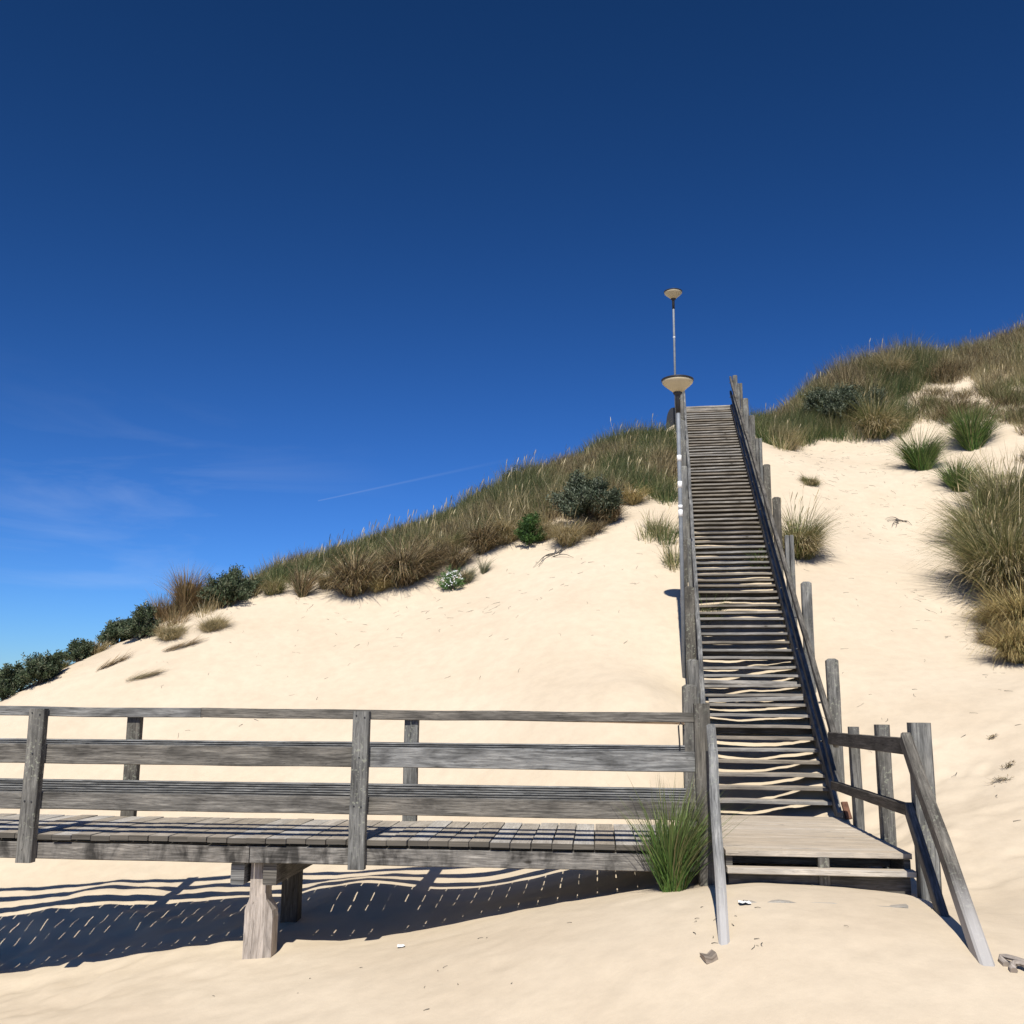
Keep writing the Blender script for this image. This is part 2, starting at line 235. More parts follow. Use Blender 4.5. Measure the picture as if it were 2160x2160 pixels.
def wood_material(name, dark, mid, light, lichen=0.0, sand=0.0, stain=.5, bump=.5, blotch=(2.2, 7), bleach=0.0):
    """weathered timber: grain runs along UV.x (metres along the board)"""
    m, nt, b, out = nodes_of(name)
    uv = nt.nodes.new('ShaderNodeUVMap').outputs[0]
    at = nt.nodes.new('ShaderNodeAttribute'); at.attribute_name = 'tone'
    g1 = noise(nt, mapping(nt, uv, (3.0, 60, 1)), 1.0, 6, .65, .8)
    g2 = noise(nt, mapping(nt, uv, (10, 260, 1)), 1.0, 4, .6, .3)
    big = noise(nt, mapping(nt, uv, (blotch[0], blotch[1], 1)), 1.0, 4, .6, .5)
    add = nt.nodes.new('ShaderNodeMath'); add.operation = 'MULTIPLY_ADD'; nt.links.new(g1, add.inputs[0]); add.inputs[1].default_value = .62
    mu = nt.nodes.new('ShaderNodeMath'); mu.operation = 'MULTIPLY'; nt.links.new(g2, mu.inputs[0]); mu.inputs[1].default_value = .38
    nt.links.new(mu.outputs[0], add.inputs[2])
    col = ramp(nt, add.outputs[0], [(.33, dark), (.5, mid), (.68, light)])
    st = ramp(nt, big, [(.36, (1 - stain,) * 3), (.52, (1.0, 1.0, 1.0)), (.70, (1.35, 1.33, 1.3))])
    col = mixc(nt, 1.0, col, st, 'MULTIPLY')
    vo = nt.nodes.new('ShaderNodeTexVoronoi'); vo.inputs['Scale'].default_value = 1.0; vo.inputs['Randomness'].default_value = 1.0
    nt.links.new(mapping(nt, uv, (1.5, 3.6, 1)), vo.inputs['Vector'])
    kn = ramp(nt, vo.outputs['Distance'], [(.0, (.28, .26, .24)), (.035, (.45, .43, .41)), (.06, (1, 1, 1))])
    col = mixc(nt, 1.0, col, kn, 'MULTIPLY')
    warm = ramp(nt, at.outputs['Fac'], [(.15, (1.06, 1.0, .90)), (.85, (.97, 1.0, 1.02))])
    col = mixc(nt, 1.0, col, warm, 'MULTIPLY')
    # thin drying cracks along the grain
    ck = noise(nt, mapping(nt, uv, (1.3, 34, 1)), 1.0, 2, .5, 1.2)
    dist = nt.nodes.new('ShaderNodeMath'); dist.operation = 'SUBTRACT'; nt.links.new(ck, dist.inputs[0]); dist.inputs[1].default_value = .5
    ab = nt.nodes.new('ShaderNodeMath'); ab.operation = 'ABSOLUTE'; nt.links.new(dist.outputs[0], ab.inputs[0])
    crack = ramp(nt, ab.outputs[0], [(.0, (.25, .25, .25)), (.012, (1, 1, 1))])
    col = mixc(nt, .8, col, crack, 'MULTIPLY')
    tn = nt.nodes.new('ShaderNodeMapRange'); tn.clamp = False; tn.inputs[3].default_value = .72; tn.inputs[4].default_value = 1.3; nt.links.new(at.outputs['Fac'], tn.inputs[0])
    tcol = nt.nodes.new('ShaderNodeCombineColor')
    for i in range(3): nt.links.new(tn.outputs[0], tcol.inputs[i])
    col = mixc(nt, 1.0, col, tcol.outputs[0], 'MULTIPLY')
    if lichen > 0:
        tco = nt.nodes.new('ShaderNodeTexCoord').outputs['Object']
        ln = noise(nt, tco, 38, 3, .6)
        ln2 = noise(nt, tco, 2.4, 2, .5)
        lm = nt.nodes.new('ShaderNodeMath'); lm.operation = 'MULTIPLY'
        lf = ramp(nt, ln, [(.57, (0, 0, 0)), (.62, (1, 1, 1))]); l2 = ramp(nt, ln2, [(.42, (0, 0, 0)), (.6, (1, 1, 1))])
        nt.links.new(lf, lm.inputs[0]); nt.links.new(l2, lm.inputs[1])
        lx = nt.nodes.new('ShaderNodeMath'); lx.operation = 'MULTIPLY'; lx.inputs[1].default_value = lichen; nt.links.new(lm.outputs[0], lx.inputs[0])
        col = mixc(nt, lx.outputs[0], col, (.36, .37, .28))
    if sand > 0:
        tco = nt.nodes.new('ShaderNodeTexCoord').outputs['Object']
        sn = noise(nt, tco, 6, 4, .6)
        geo = nt.nodes.new('ShaderNodeNewGeometry'); sp = nt.nodes.new('ShaderNodeSeparateXYZ'); nt.links.new(geo.outputs['Normal'], sp.inputs[0])
        gt = nt.nodes.new('ShaderNodeMath'); gt.operation = 'GREATER_THAN'; gt.inputs[1].default_value = .8; nt.links.new(sp.outputs[2], gt.inputs[0])
        mx = nt.nodes.new('ShaderNodeMapRange'); mx.inputs[1].default_value = .3; mx.inputs[2].default_value = .65; mx.inputs[3].default_value = sand * .55; mx.inputs[4].default_value = sand; nt.links.new(sn, mx.inputs[0])
        ml = nt.nodes.new('ShaderNodeMath'); ml.operation = 'MULTIPLY'; nt.links.new(mx.outputs[0], ml.inputs[0]); nt.links.new(gt.outputs[0], ml.inputs[1])
        col = mixc(nt, ml.outputs[0], col, (.60, .49, .36))
    if bleach > 0:      # sand-blasted, silvery white foot of a rail (height above the buried end, metres)
        tco = nt.nodes.new('ShaderNodeTexCoord').outputs['Object']
        sz = nt.nodes.new('ShaderNodeSeparateXYZ'); nt.links.new(tco, sz.inputs[0])
        nn = noise(nt, mapping(nt, uv, (4, 40, 1)), 1.0, 3, .6)
        zz = nt.nodes.new('ShaderNodeMath'); zz.operation = 'MULTIPLY_ADD'; nt.links.new(nn, zz.inputs[0]); zz.inputs[1].default_value = -.25; nt.links.new(sz.outputs[2], zz.inputs[2])
        br = nt.nodes.new('ShaderNodeMapRange'); br.inputs[1].default_value = -.05; br.inputs[2].default_value = .27; br.inputs[3].default_value = bleach; br.inputs[4].default_value = 0; nt.links.new(zz.outputs[0], br.inputs[0])
        col = mixc(nt, br.outputs[0], col, (.50, .475, .45))
    nt.links.new(col, b.inputs['Base Color'])
    b.inputs['Roughness'].default_value = .82
    bp = nt.nodes.new('ShaderNodeBump'); bp.inputs['Strength'].default_value = bump; bp.inputs['Distance'].default_value = .004
    nt.links.new(add.outputs[0], bp.inputs['Height']); nt.links.new(bp.outputs[0], b.inputs['Normal'])
    return m

M_wood = wood_material('weathered_wood', (.04, .039, .037), (.15, .145, .137), (.33, .32, .30), stain=.45)
M_post = wood_material('post_wood', (.05, .048, .044), (.13, .125, .115), (.25, .24, .22), lichen=.5, stain=.45)
M_beam = wood_material('beam_wood', (.045, .044, .042), (.18, .175, .17), (.42, .41, .395), stain=.75, blotch=(5.5, 2.5))
M_deck = wood_material('deck_wood', (.18, .168, .15), (.35, .33, .30), (.48, .455, .42), sand=.28, stain=.25)
M_tread = wood_material('tread_wood', (.15, .135, .118), (.26, .24, .215), (.38, .355, .32), sand=.35, stain=.3)
M_landing = wood_material('landing_wood', (.28, .24, .20), (.42, .37, .31), (.52, .46, .38), sand=.62, stain=.15)
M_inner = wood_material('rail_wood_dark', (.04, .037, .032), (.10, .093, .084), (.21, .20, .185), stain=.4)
M_pile = wood_material('pile_wood', (.20, .165, .14), (.42, .365, .32), (.56, .50, .45), stain=.35, bump=.9)
M_fresh = wood_material('fresh_pine', (.55, .33, .17), (.68, .45, .26), (.75, .54, .34), stain=.1)
M_bleach = wood_material('bleached_wood', (.06, .058, .055), (.17, .163, .152), (.32, .31, .29), lichen=.35, stain=.4, bleach=.75)

def simple(name, col, rough=.6, metal=0.0, var=.15, scale=20):
    m, nt, b, out = nodes_of(name)
    t = nt.nodes.new('ShaderNodeTexCoord').outputs['Object']
    n = noise(nt, t, scale, 4, .6)
    c = ramp(nt, n, [(.3, tuple(v * (1 - var) for v in col)), (.7, tuple(min(1, v * (1 + var)) for v in col))])
    nt.links.new(c, b.inputs['Base Color']); b.inputs['Roughness'].default_value = rough; b.inputs['Metallic'].default_value = metal
    return m
M_steel = simple('galvanised_steel', (.25, .27, .29), .6, .2, .15, 14)
M_dark = simple('dark_metal', (.035, .036, .04), .5, .2)
M_bowl = simple('cream_lamp_bowl', (.50, .43, .29), .35, 0, .10, 4)
M_white = simple('white_paper', (.8, .8, .78), .7, 0, .05)
M_black = simple('black_plastic', (.02, .022, .028), .5, 0, .2)
M_rust = simple('rusty_iron', (.16, .08, .05), .8, .2, .4, 30)

class MB:
    """collects boards in metres; one build() = one mesh object"""
    def __init__(s): s.v = []; s.f = []; s.uv = []; s.t = []
    def board(s, p0, p1, w, h, ref=(0, 0, 1), ch=.006, warp=.0015, tone=None, cap=0.0, taper=1.0, seglen=.35, bow=0.0, endtone=None, bottomtone=None):
        p0, p1 = np.array(p0, float), np.array(p1, float); ax = p1 - p0; Ln = np.linalg.norm(ax); ax /= Ln
        ref = np.array(ref, float); side = np.cross(ax, ref); side /= np.linalg.norm(side); u2 = np.cross(side, ax)
        a, b = w / 2, h / 2; c = min(ch, a * .45, b * .45)
        ring = [(-a + c, -b), (a - c, -b), (a, -b + c), (a, b - c), (a - c, b), (-a + c, b), (-a, b - c), (-a, -b + c)]
        per = [0]
        for i in range(8):
            q0, q1 = ring[i], ring[(i + 1) % 8]; per.append(per[-1] + math.hypot(q1[0] - q0[0], q1[1] - q0[1]))
        n = max(1, int(Ln / seglen)); ou, ov = random.random() * 50, random.random() * 50
        tone = random.random() if tone is None else tone
        rings = [(i / n, 1.0) for i in range(n + 1)]
        if cap: rings = [(t * (1 - cap / Ln), 1.0) for t, _ in rings] + [(1.0, .55)]
        base = len(s.v); ph = random.random() * 9
        for k, (t, sc) in enumerate(rings):
            tp = 1 + (taper - 1) * t
            cen = p0 + ax * Ln * t + side * random.gauss(0, warp) + u2 * (random.gauss(0, warp) + bow * math.sin(math.pi * t))
            for (x, y) in ring: s.v.append(tuple(cen + side * x * sc * tp + u2 * y * sc * tp))
        for k in range(len(rings) - 1):
            for i in range(8):
                j = (i + 1) % 8; A = base + k * 8
                s.f.append((A + i, A + j, A + 8 + j, A + 8 + i))
                u0, u1 = rings[k][0] * Ln + ou, rings[k + 1][0] * Ln + ou
                s.uv += [(u0, per[i] + ov), (u0, per[i + 1] + ov), (u1, per[i + 1] + ov), (u1, per[i] + ov)]; s.t.append(bottomtone if (i == 0 and bottomtone is not None) else tone)
        for (off, order) in ((0, range(7, -1, -1)), ((len(rings) - 1) * 8, range(8))):
            f = [base + off + i for i in order]; s.f.append(tuple(f))
            s.uv += [(ring[i][0] * .3 + ou, ring[i][1] + ov) for i in order]; s.t.append(tone if endtone is None else endtone)
        return s
    def extrude(s, pts, depth_vec, tone=.5):
        """prism: outline pts (3-D, in a plane) pushed along depth_vec; grain runs vertically"""
        pts = [np.array(p, float) for p in pts]; dv = np.array(depth_vec, float); n = len(pts); base = len(s.v)
        for p in pts: s.v.append(tuple(p))
        for p in pts: s.v.append(tuple(p + dv))
        o = random.random() * 40
        horiz = lambda p: float(p[0] * .97 + p[1] * .25)
        fr = list(range(n)); s.f.append(tuple(base + i for i in fr)); s.uv += [(pts[i][2] + o, horiz(pts[i])) for i in fr]; s.t.append(tone)
        bk = fr[::-1]; s.f.append(tuple(base + n + i for i in bk)); s.uv += [(pts[i][2] + o, horiz(pts[i]) + 3) for i in bk]; s.t.append(tone)
        dl = float(np.linalg.norm(dv))
        for i in range(n):
            j = (i + 1) % n; s.f.append((base + i, base + n + i, base + n + j, base + j))
            s.uv += [(pts[i][2] + o, 0), (pts[i][2] + o, dl), (pts[j][2] + o, dl), (pts[j][2] + o, 0)]; s.t.append(tone)
        return s
    def lathe(s, prof, cx, cy, n=40, tone=.5):
        base = len(s.v)
        for r, z in prof:
            for i in range(n): a = 2 * math.pi * i / n; s.v.append((cx + r * math.cos(a), cy + r * math.sin(a), z))
        for k in range(len(prof) - 1):
            for i in range(n):
                j = (i + 1) % n; s.f.append((base + k * n + i, base + k * n + j, base + (k + 1) * n + j, base + (k + 1) * n + i))
                s.uv += [(prof[k][1], i / n), (prof[k][1], (i + 1) / n), (prof[k + 1][1], (i + 1) / n), (prof[k + 1][1], i / n)]; s.t.append(tone)
        for off, o in ((0, range(n - 1, -1, -1)), ((len(prof) - 1) * n, range(n))):
            s.f.append(tuple(base + off + i for i in o)); s.uv += [(0, 0)] * n; s.t.append(tone)
        return s
    def tube(s, pts, r0, r1=None, n=6, tone=.5):
        pts = [np.array(p, float) for p in pts]; r1 = r0 if r1 is None else r1; base = len(s.v); m = len(pts)
        for k, p in enumerate(pts):
            d = pts[min(k + 1, m - 1)] - pts[max(k - 1, 0)]; d /= np.linalg.norm(d) + 1e-9
            a = np.cross(d, (0, 0, 1) if abs(d[2]) < .9 else (1, 0, 0)); a /= np.linalg.norm(a); b = np.cross(d, a); r = r0 + (r1 - r0) * k / (m - 1)
            for i in range(n): t = 2 * math.pi * i / n; s.v.append(tuple(p + a * r * math.cos(t) + b * r * math.sin(t)))
        for k in range(m - 1):
            for i in range(n):
                j = (i + 1) % n; s.f.append((base + k * n + i, base + k * n + j, base + (k + 1) * n + j, base + (k + 1) * n + i))
                s.uv += [(k * .1, i / n * .1), (k * .1, (i + 1) / n * .1), (k * .1 + .1, (i + 1) / n * .1), (k * .1 + .1, i / n * .1)]; s.t.append(tone)
        for off, o in ((0, range(n - 1, -1, -1)), ((m - 1) * n, range(n))):
            s.f.append(tuple(base + off + i for i in o)); s.uv += [(0, 0)] * n; s.t.append(tone)
        return s
    def build(s, name, mat, parent=None, label=None, smooth=False, origin=None):
        me = bpy.data.meshes.new(name)
        org = np.array(parent.location if parent is not None else (origin or (0, 0, 0)))
        v = np.array(s.v) - org
        me.from_pydata(v.tolist(), [], s.f)
        uvl = me.uv_layers.new(name='UVMap'); uvl.data.foreach_set('uv', np.array(s.uv, 'f').ravel())
        at = me.attributes.new('tone', 'FLOAT', 'FACE'); at.data.foreach_set('value', np.array(s.t, 'f'))
        me.materials.append(mat)
        if smooth:
            me.polygons.foreach_set('use_smooth', [len(p.vertices) == 4 for p in me.polygons])
        me.update()
        o = link(bpy.data.objects.new(name, me))
        if parent is not None: o.parent = parent
        elif origin: o.location = origin
        if label: o['label'] = label
        return o

# ------------------------------------------------------------------ terrain
CT = np.array(CTRL)
def _solve(C, lam=5e-3):
    n = len(C); d = np.hypot(C[:, None, 0] - C[None, :, 0], C[:, None, 1] - C[None, :, 1])
    K = np.where(d > 0, d * d * np.log(d + 1e-12), 0) + np.eye(n) * lam
    A = np.zeros((n + 3, n + 3)); A[:n, :n] = K; A[:n, n] = 1; A[:n, n + 1:] = C[:, :2]; A[n, :n] = 1; A[n + 1:, :n] = C[:, :2].T
    return np.linalg.solve(A, np.r_[C[:, 2], 0, 0, 0])
TW = _solve(CT)
def vnoise(x, y, seed=0):
    xi, yi = np.floor(x).astype(int), np.floor(y).astype(int); fx, fy = x - xi, y - yi
    fx = fx * fx * (3 - 2 * fx); fy = fy * fy * (3 - 2 * fy)
    def hsh(a, b):
        n = (a * 374761393 + b * 668265263 + seed * 974711) & 0x7fffffff; n = (n ^ (n >> 13)) * 1274126177 & 0x7fffffff
        return ((n ^ (n >> 16)) & 0xffff) / 65535.0
    return ((hsh(xi, yi) * (1 - fx) + hsh(xi + 1, yi) * fx) * (1 - fy) + (hsh(xi, yi + 1) * (1 - fx) + hsh(xi + 1, yi + 1) * fx) * fy) - .5
def ground(x, y):
    x = np.asarray(x, float); y = np.asarray(y, float); n = len(CT)
    cx, cy = np.clip(x, -16, 20), np.clip(y, -12, 42)
    out = TW[n] + TW[n + 1] * cx + TW[n + 2] * cy
    for i in range(n):
        d2 = (cx - CT[i, 0]) ** 2 + (cy - CT[i, 1]) ** 2
        out = out + TW[i] * .5 * d2 * np.log(d2 + 1e-12)
    far = np.clip(np.hypot(x - cx, y - cy) / 60, 0, 1)
    out = out * (1 - far) + (-1.2) * far
    amp = np.clip((22 - y) / 8, .35, 1)
    d = .045 * vnoise(x * .9, y * 1.1, 1) + .055 * vnoise(x * 1.9 + y * .3, y * 2.3, 2) + .040 * vnoise(x * 4.1, y * 4.7, 3) + .017 * vnoise(x * 9, y * 10, 4) + .004 * vnoise(x * 21, y * 22, 5)
    lump = np.clip((-x * .25 + .2), .35, 1.3) * np.clip((13.5 - y) / 2, .45, 1) * np.clip((y - 7.2) / 1.5, .45, 1) + 1.5 * np.exp(-((x - 3.4) / .8) ** 2) * ((y > 9.5) & (y < 30))
    return out + d * amp * lump
_fr = np.random.default_rng(3)
DIMPLES = [(_fr.uniform(-3.5, 4.5), _fr.uniform(6.4, 8.2), _fr.uniform(0, 3.14), _fr.uniform(.003, .009)) for _ in range(50)] + [(_fr.uniform(3.7, 6.5), _fr.uniform(8.2, 13), _fr.uniform(0, 3.14), _fr.uniform(.005, .014)) for _ in range(60)] + [(_fr.uniform(-3, 1.5), _fr.uniform(12.5, 18), _fr.uniform(0, 3.14), _fr.uniform(.008, .02)) for _ in range(60)]
_ground0 = ground
def ground_marked(x, y):
    z = _ground0(x, y); x = np.asarray(x, float); y = np.asarray(y, float)
    for (cx, cy, a, dp) in DIMPLES:      # old, wind-softened footprints
        m = (np.abs(x - cx) < .5) & (np.abs(y - cy) < .5)
        if not m.any(): continue
        dx, dy = x[m] - cx, y[m] - cy; u = (dx * math.cos(a) + dy * math.sin(a)) / .14; v = (-dx * math.sin(a) + dy * math.cos(a)) / .075
        r2 = u * u + v * v; z[m] += dp * (-1.3 * np.exp(-r2) + .6 * np.exp(-(np.sqrt(r2) - 1.6) ** 2 * 3))
    return z
def gz(x, y): return float(ground(np.array([x]), np.array([y]))[0])

def axis(segs):
    out = [segs[0][0]]
    for a, b, step in segs:
        n = max(1, int(round((b - a) / step))); out += list(a + (b - a) * (np.arange(n) + 1) / n)
    return np.array(out)
gxs = axis([(-400, -60, 40), (-60, -16, 4), (-16, -7.5, .35), (-7.5, 6.5, .055), (6.5, 11, .12), (11, 20, .35), (20, 60, 4), (60, 400, 40)])
gys = axis([(-400, -40, 40), (-40, 0, 4), (0, 5.5, .5), (5.5, 12.5, .05), (12.5, 20, .10), (20, 32, .18), (32, 60, 2), (60, 400, 40)])
GX, GY = np.meshgrid(gxs, gys); GZ = ground_marked(GX, GY)
me = bpy.data.meshes.new('sand_dune')
nx, ny = len(gxs), len(gys)
co = np.stack([GX, GY, GZ], -1).reshape(-1, 3).astype('f')
idx = np.arange(nx * ny).reshape(ny, nx)
quads = np.stack([idx[:-1, :-1], idx[:-1, 1:], idx[1:, 1:], idx[1:, :-1]], -1).reshape(-1, 4)
def fill_mesh(me, co, loops, starts):
    me.vertices.add(len(co)); me.vertices.foreach_set('co', co.ravel())
    me.loops.add(len(loops)); me.loops.foreach_set('vertex_index', loops.astype('i'))
    me.polygons.add(len(starts)); me.polygons.foreach_set('loop_start', starts.astype('i'))
    me.update(calc_edges=True)
fill_mesh(me, co, quads.ravel(), np.arange(len(quads)) * 4)
me.polygons.foreach_set('use_smooth', np.ones(len(quads), bool))
m, nt, b, out = nodes_of('dune_sand')
tco = nt.nodes.new('ShaderNodeTexCoord').outputs['Object']
n1 = noise(nt, tco, .7, 4, .6); n2 = noise(nt, tco, 6, 5, .65); n3 = noise(nt, tco, 260, 2, .5)
c1 = ramp(nt, n1, [(.3, (.605, .497, .362)), (.7, (.655, .55, .41))])
c2 = ramp(nt, n2, [(.35, (.95, .95, .95)), (.65, (1.03, 1.03, 1.03))])
c3 = ramp(nt, n3, [(.3, (.95, .945, .94)), (.7, (1.04, 1.04, 1.04))])
col = mixc(nt, 1.0, mixc(nt, 1.0, c1, c2, 'MULTIPLY'), c3, 'MULTIPLY')
nt.links.new(col, b.inputs['Base Color']); b.inputs['Roughness'].default_value = .95; b.inputs['Specular IOR Level'].default_value = .1
bn1 = noise(nt, tco, 9, 6, .6, .3); bn2 = noise(nt, tco, 90, 3, .6)
bm = nt.nodes.new('ShaderNodeMath'); bm.operation = 'MULTIPLY_ADD'; nt.links.new(bn2, bm.inputs[0]); bm.inputs[1].default_value = .10; nt.links.new(bn1, bm.inputs[2])
bp = nt.nodes.new('ShaderNodeBump'); bp.inputs['Strength'].default_value = .22; bp.inputs['Distance'].default_value = .022
nt.links.new(bm.outputs[0], bp.inputs['Height']); nt.links.new(bp.outputs[0], b.inputs['Normal'])
me.materials.append(m); M_sand = m
o = link(bpy.data.objects.new('sand_dune', me)); o['kind'] = 'structure'

# ------------------------------------------------------------------ boardwalk (local frame: a = along, o = towards the dune, z = above deck)
BA = np.array([-4.04, 9.03]); BD = np.array([.99647975, -.08383386]); BN = np.array([.08383386, .99647975])
def bw(a, o, z): q = BA + BD * a + BN * o; return (float(q[0]), float(q[1]), z)
bn3 = (BN[0], BN[1], 0)
root = thing('boardwalk', (*bw(0, .7, 0)[:2], gz(*bw(0, .7, 0)[:2])), 'long raised grey timber boardwalk with three-board railings running left from the stair landing', 'boardwalk')
A0, A1 = -5.2, 5.70
mb = MB(); a = A0
while a < A1 - .1:
    w = .162 + random.uniform(-.003, .003)
    dz = random.gauss(0, .0018)
    mb.board(bw(a + w / 2, -.02 + random.gauss(0, .006), -.022 + dz), bw(a + w / 2, 1.47 + random.gauss(0, .006), -.022 + dz + random.gauss(0, .0015)), w - .001, .042, ref=(0, 0, 1), ch=.003, endtone=-.75)
    a += w + random.uniform(.004, .010)
mb.build('deck', M_deck, root)
for (x0, x1) in ((A0, 1.889), (1.897, 5.62)):
    MB().board(bw(x0, .035, -.138), bw(x1, .035, -.138), .07, .135, warp=.001).build('beam', M_beam, root)
    MB().board(bw(x0, 1.40, -.138), bw(x1, 1.40, -.138), .07, .135).build('beam', M_beam, root)
MB().board(bw(A0, .10, -.058), bw(5.62, .10, -.058), .05, .028).board(bw(A0, 1.35, -.058), bw(5.62, 1.35, -.058), .05, .028).board(bw(A0, .52, -.11), bw(5.62, .52, -.11), .06, .13).build('joist', M_inner, root)
for a in (-4.6, -2.81, 0.0 - .01, 2.81):
    # railing post with bolts, front
    MB().board(bw(a, -.048, -.228), bw(a, -.048, 1.035), .135, .09, ref=bn3, ch=.008).build('railing_post', M_post, root)
    for (da, z) in ((-.035, 1.0), (.035, .985), (.0, .66), (-.03, .27), (.03, .265)):
        p = bw(a + da, -.094, z); q = bw(a + da, -.099, z); MB().tube([p, q], .007, n=8).build('bolt', M_dark, root)
for a in (-4.5, -2.65, .145, 2.96):
    MB().board(bw(a, 1.50, -.25), bw(a, 1.50, .965), .135, .09, ref=bn3, ch=.008).build('railing_post', M_post, root)
# front rails
def rail(z0, z1, off, th, x0=A0, x1=5.57, mat=M_wood, dz=0.0, label=None, warp=.0025):
    return MB().board(bw(x0, off, (z0 + z1) / 2), bw(x1, off, (z0 + z1) / 2 + dz), th, z1 - z0, warp=warp, seglen=.5).build('rail', mat, root, label)
rail(.974, 1.056, .030, .06, x1=1.40, dz=-.003); rail(.972, 1.053, .030, .06, x0=1.404, dz=-.004)
rail(.58, .742, .030, .055, x1=2.8, dz=-.006); rail(.574, .736, .030, .055, x0=2.804, dz=-.004)
rail(.195, .336, .030, .055, x1=2.8, dz=.002); rail(.197, .338, .030, .055, x0=2.804, dz=-.003)
# back rails: ribbed boards
def ribbed(z0, z1, x0=A0, x1=5.6, mat=M_wood, dz=0.0, label=None):
    mb = MB(); n = 7; hh = (z1 - z0) / n; tn = random.random()
    mb.board(bw(x0, 1.43, (z0 + z1) / 2), bw(x1, 1.43, (z0 + z1) / 2 + dz), .03, z1 - z0, tone=tn, seglen=1)
    for k in range(n):
        z = z0 + hh * (k + .5)
        mb.board(bw(x0, 1.408, z), bw(x1, 1.408, z + dz), .022, hh - .009, tone=tn + random.uniform(-.15, .15), ch=.002, warp=.0008, seglen=1)
    return mb.build('rail', mat, root, label)
ribbed(.96, 1.04, x1=2.95); ribbed(.965, 1.04, x0=2.955, mat=M_fresh, dz=-.035, label='newer orange brown rail at the back right end')
ribbed(.60, .735); ribbed(.185, .345)
# posts at the landing end
MB().board(bw(5.635, -.01, -.62), bw(5.625, -.01, 1.12), .125, .13, ref=bn3, ch=.009).build('corner_post', M_post, root)
MB().board(bw(5.665, 1.54, -.4), bw(5.665, 1.54, 1.31), .135, .12, ref=bn3, cap=.02, ch=.01).build('corner_post', M_post, root)
hk = MB(); hk.tube([bw(5.60, 1.44, .93), bw(5.56, 1.38, .94), bw(5.54, 1.36, .92), bw(5.55, 1.36, .70)], .008, n=6)
hk.build('hook', M_dark, root)
# supporting pile pairs with clamp beams
def pile(ac, off, depth, zb):
    x = lambda d: ac + d
    prof = [(-.118, zb), (.118, zb), (.120, -.66), (.112, -.60), (.085, -.55), (.060, -.515), (.052, -.46), (.05, -.212), (-.085, -.212), (-.085, -.50), (-.094, -.53), (-.110, -.56), (-.120, -.60)]
    pts = [bw(x(px_), off, z) for px_, z in prof]
    return MB().extrude(pts, (BN[0] * depth * .8, BN[1] * depth * .8, 0), tone=.55)
for ac in (1.955, -3.6):
    pile(ac, .13, .20, -2.0).build('pile', M_pile, root)
    MB().board(bw(ac - .045, 1.22, -2.0), bw(ac - .045, 1.22, -.212), .16, .16, ref=bn3, ch=.012).build('pile', M_inner, root)
    for da in (-.175, .10):
        MB().board(bw(ac + da, .06, -.298), bw(ac + da, 1.42, -.298), .115, .172, ref=(0, 0, 1), ch=.008).build('clamp_beam', M_wood, root)

# ------------------------------------------------------------------ landing platform
AZL = math.radians(5.8); LF = np.array([3.074, 8.165]); LDv = np.array([math.sin(AZL), math.cos(AZL)]); LUv = np.array([math.cos(AZL), -math.sin(AZL)])
def ld(s, t, z): q = LF + LDv * s + LUv * t; return (float(q[0]), float(q[1]), z)
lr = thing('stair_landing', (*ld(1.3, -.7, 0)[:2], -.3), 'pale sandy wooden platform with a low step at the foot of the long staircase', 'landing')
mb = MB(); s = 0.0
while s < 2.72:
    w = .095 + random.uniform(-.003, .003); mb.board(ld(s + w / 2, -1.40, -.02), ld(s + w / 2, 0.0, -.02), w - .007, .04, ch=.003, warp=.0010, tone=random.uniform(.2, .85)); s += w
mb.build('deck', M_landing, lr)
mb = MB()
for s, t in ((.02, -.66), ):
    mb.board(ld(.03, -.66, -.6), ld(.03, -.66, -.041), .085, .07, ref=(LDv[0], LDv[1], 0))
mb.build('support_post', M_post, lr)
for t in (-1.37, -.03):
    MB().board(ld(.045, t, -.11), ld(2.7, t, -.11), .05, .13).build('side_beam', M_inner, lr)
MB().board(ld(.45, -1.34, -.10), ld(.45, -.06, -.10), .05, .11).build('cross_beam', M_inner, lr)
MB().board(ld(-.035, -1.40, -.138), ld(-.035, .0, -.138), .12, .045, ch=.005).build('step', M_landing, lr)
MB().board(ld(.03, -1.38, -.27), ld(.03, -.02, -.27), .04, .20).build('step_riser', M_inner, lr)
# right-hand railing of the landing
for (s, t, zt, w, zb, cut) in ((2.0, .055, .92, .095, -.5, 1), (.97, .07, .955, .115, -.6, 0), (-.10, .085, .985, .15, -.7, 0)):
    MB().board(ld(s, t, zb), ld(s, t, zt), w, w * .9, ref=(LDv[0], LDv[1], 0), ch=.012).build('railing_post', M_post, lr)
MB().board(ld(-.13, -.03, .805), ld(2.72, -.02, .79), .06, .125, ch=.006).build('top_rail', M_inner, lr)
MB().board(ld(-.10, -.03, .335), ld(2.72, -.02, .32), .06, .085, ch=.006).build('middle_rail', M_inner, lr)
# sloping hand rails down to the sand
MB().board((3.045, 8.06, .865), (2.76, 6.22, -.49), .078, .118, ch=.012, warp=.004, taper=1.08).build('sloping_rail', M_bleach, lr, 'bleached at its buried foot')
MB().board((3.045, 8.10, .35), (2.84, 6.80, -.62), .06, .10, ch=.006).build('sloping_rail', M_inner, lr)
MB().board((1.600, 8.32, .925), (1.330, 6.70, -.525), .07, .11, ch=.016, warp=.004).build('sloping_rail', M_bleach, lr, 'lichen topped and white at its buried foot')
MB().board((1.59, 8.30, .44), (1.47, 7.4, -.45), .05, .10, ch=.006).build('sloping_rail', M_inner, lr)

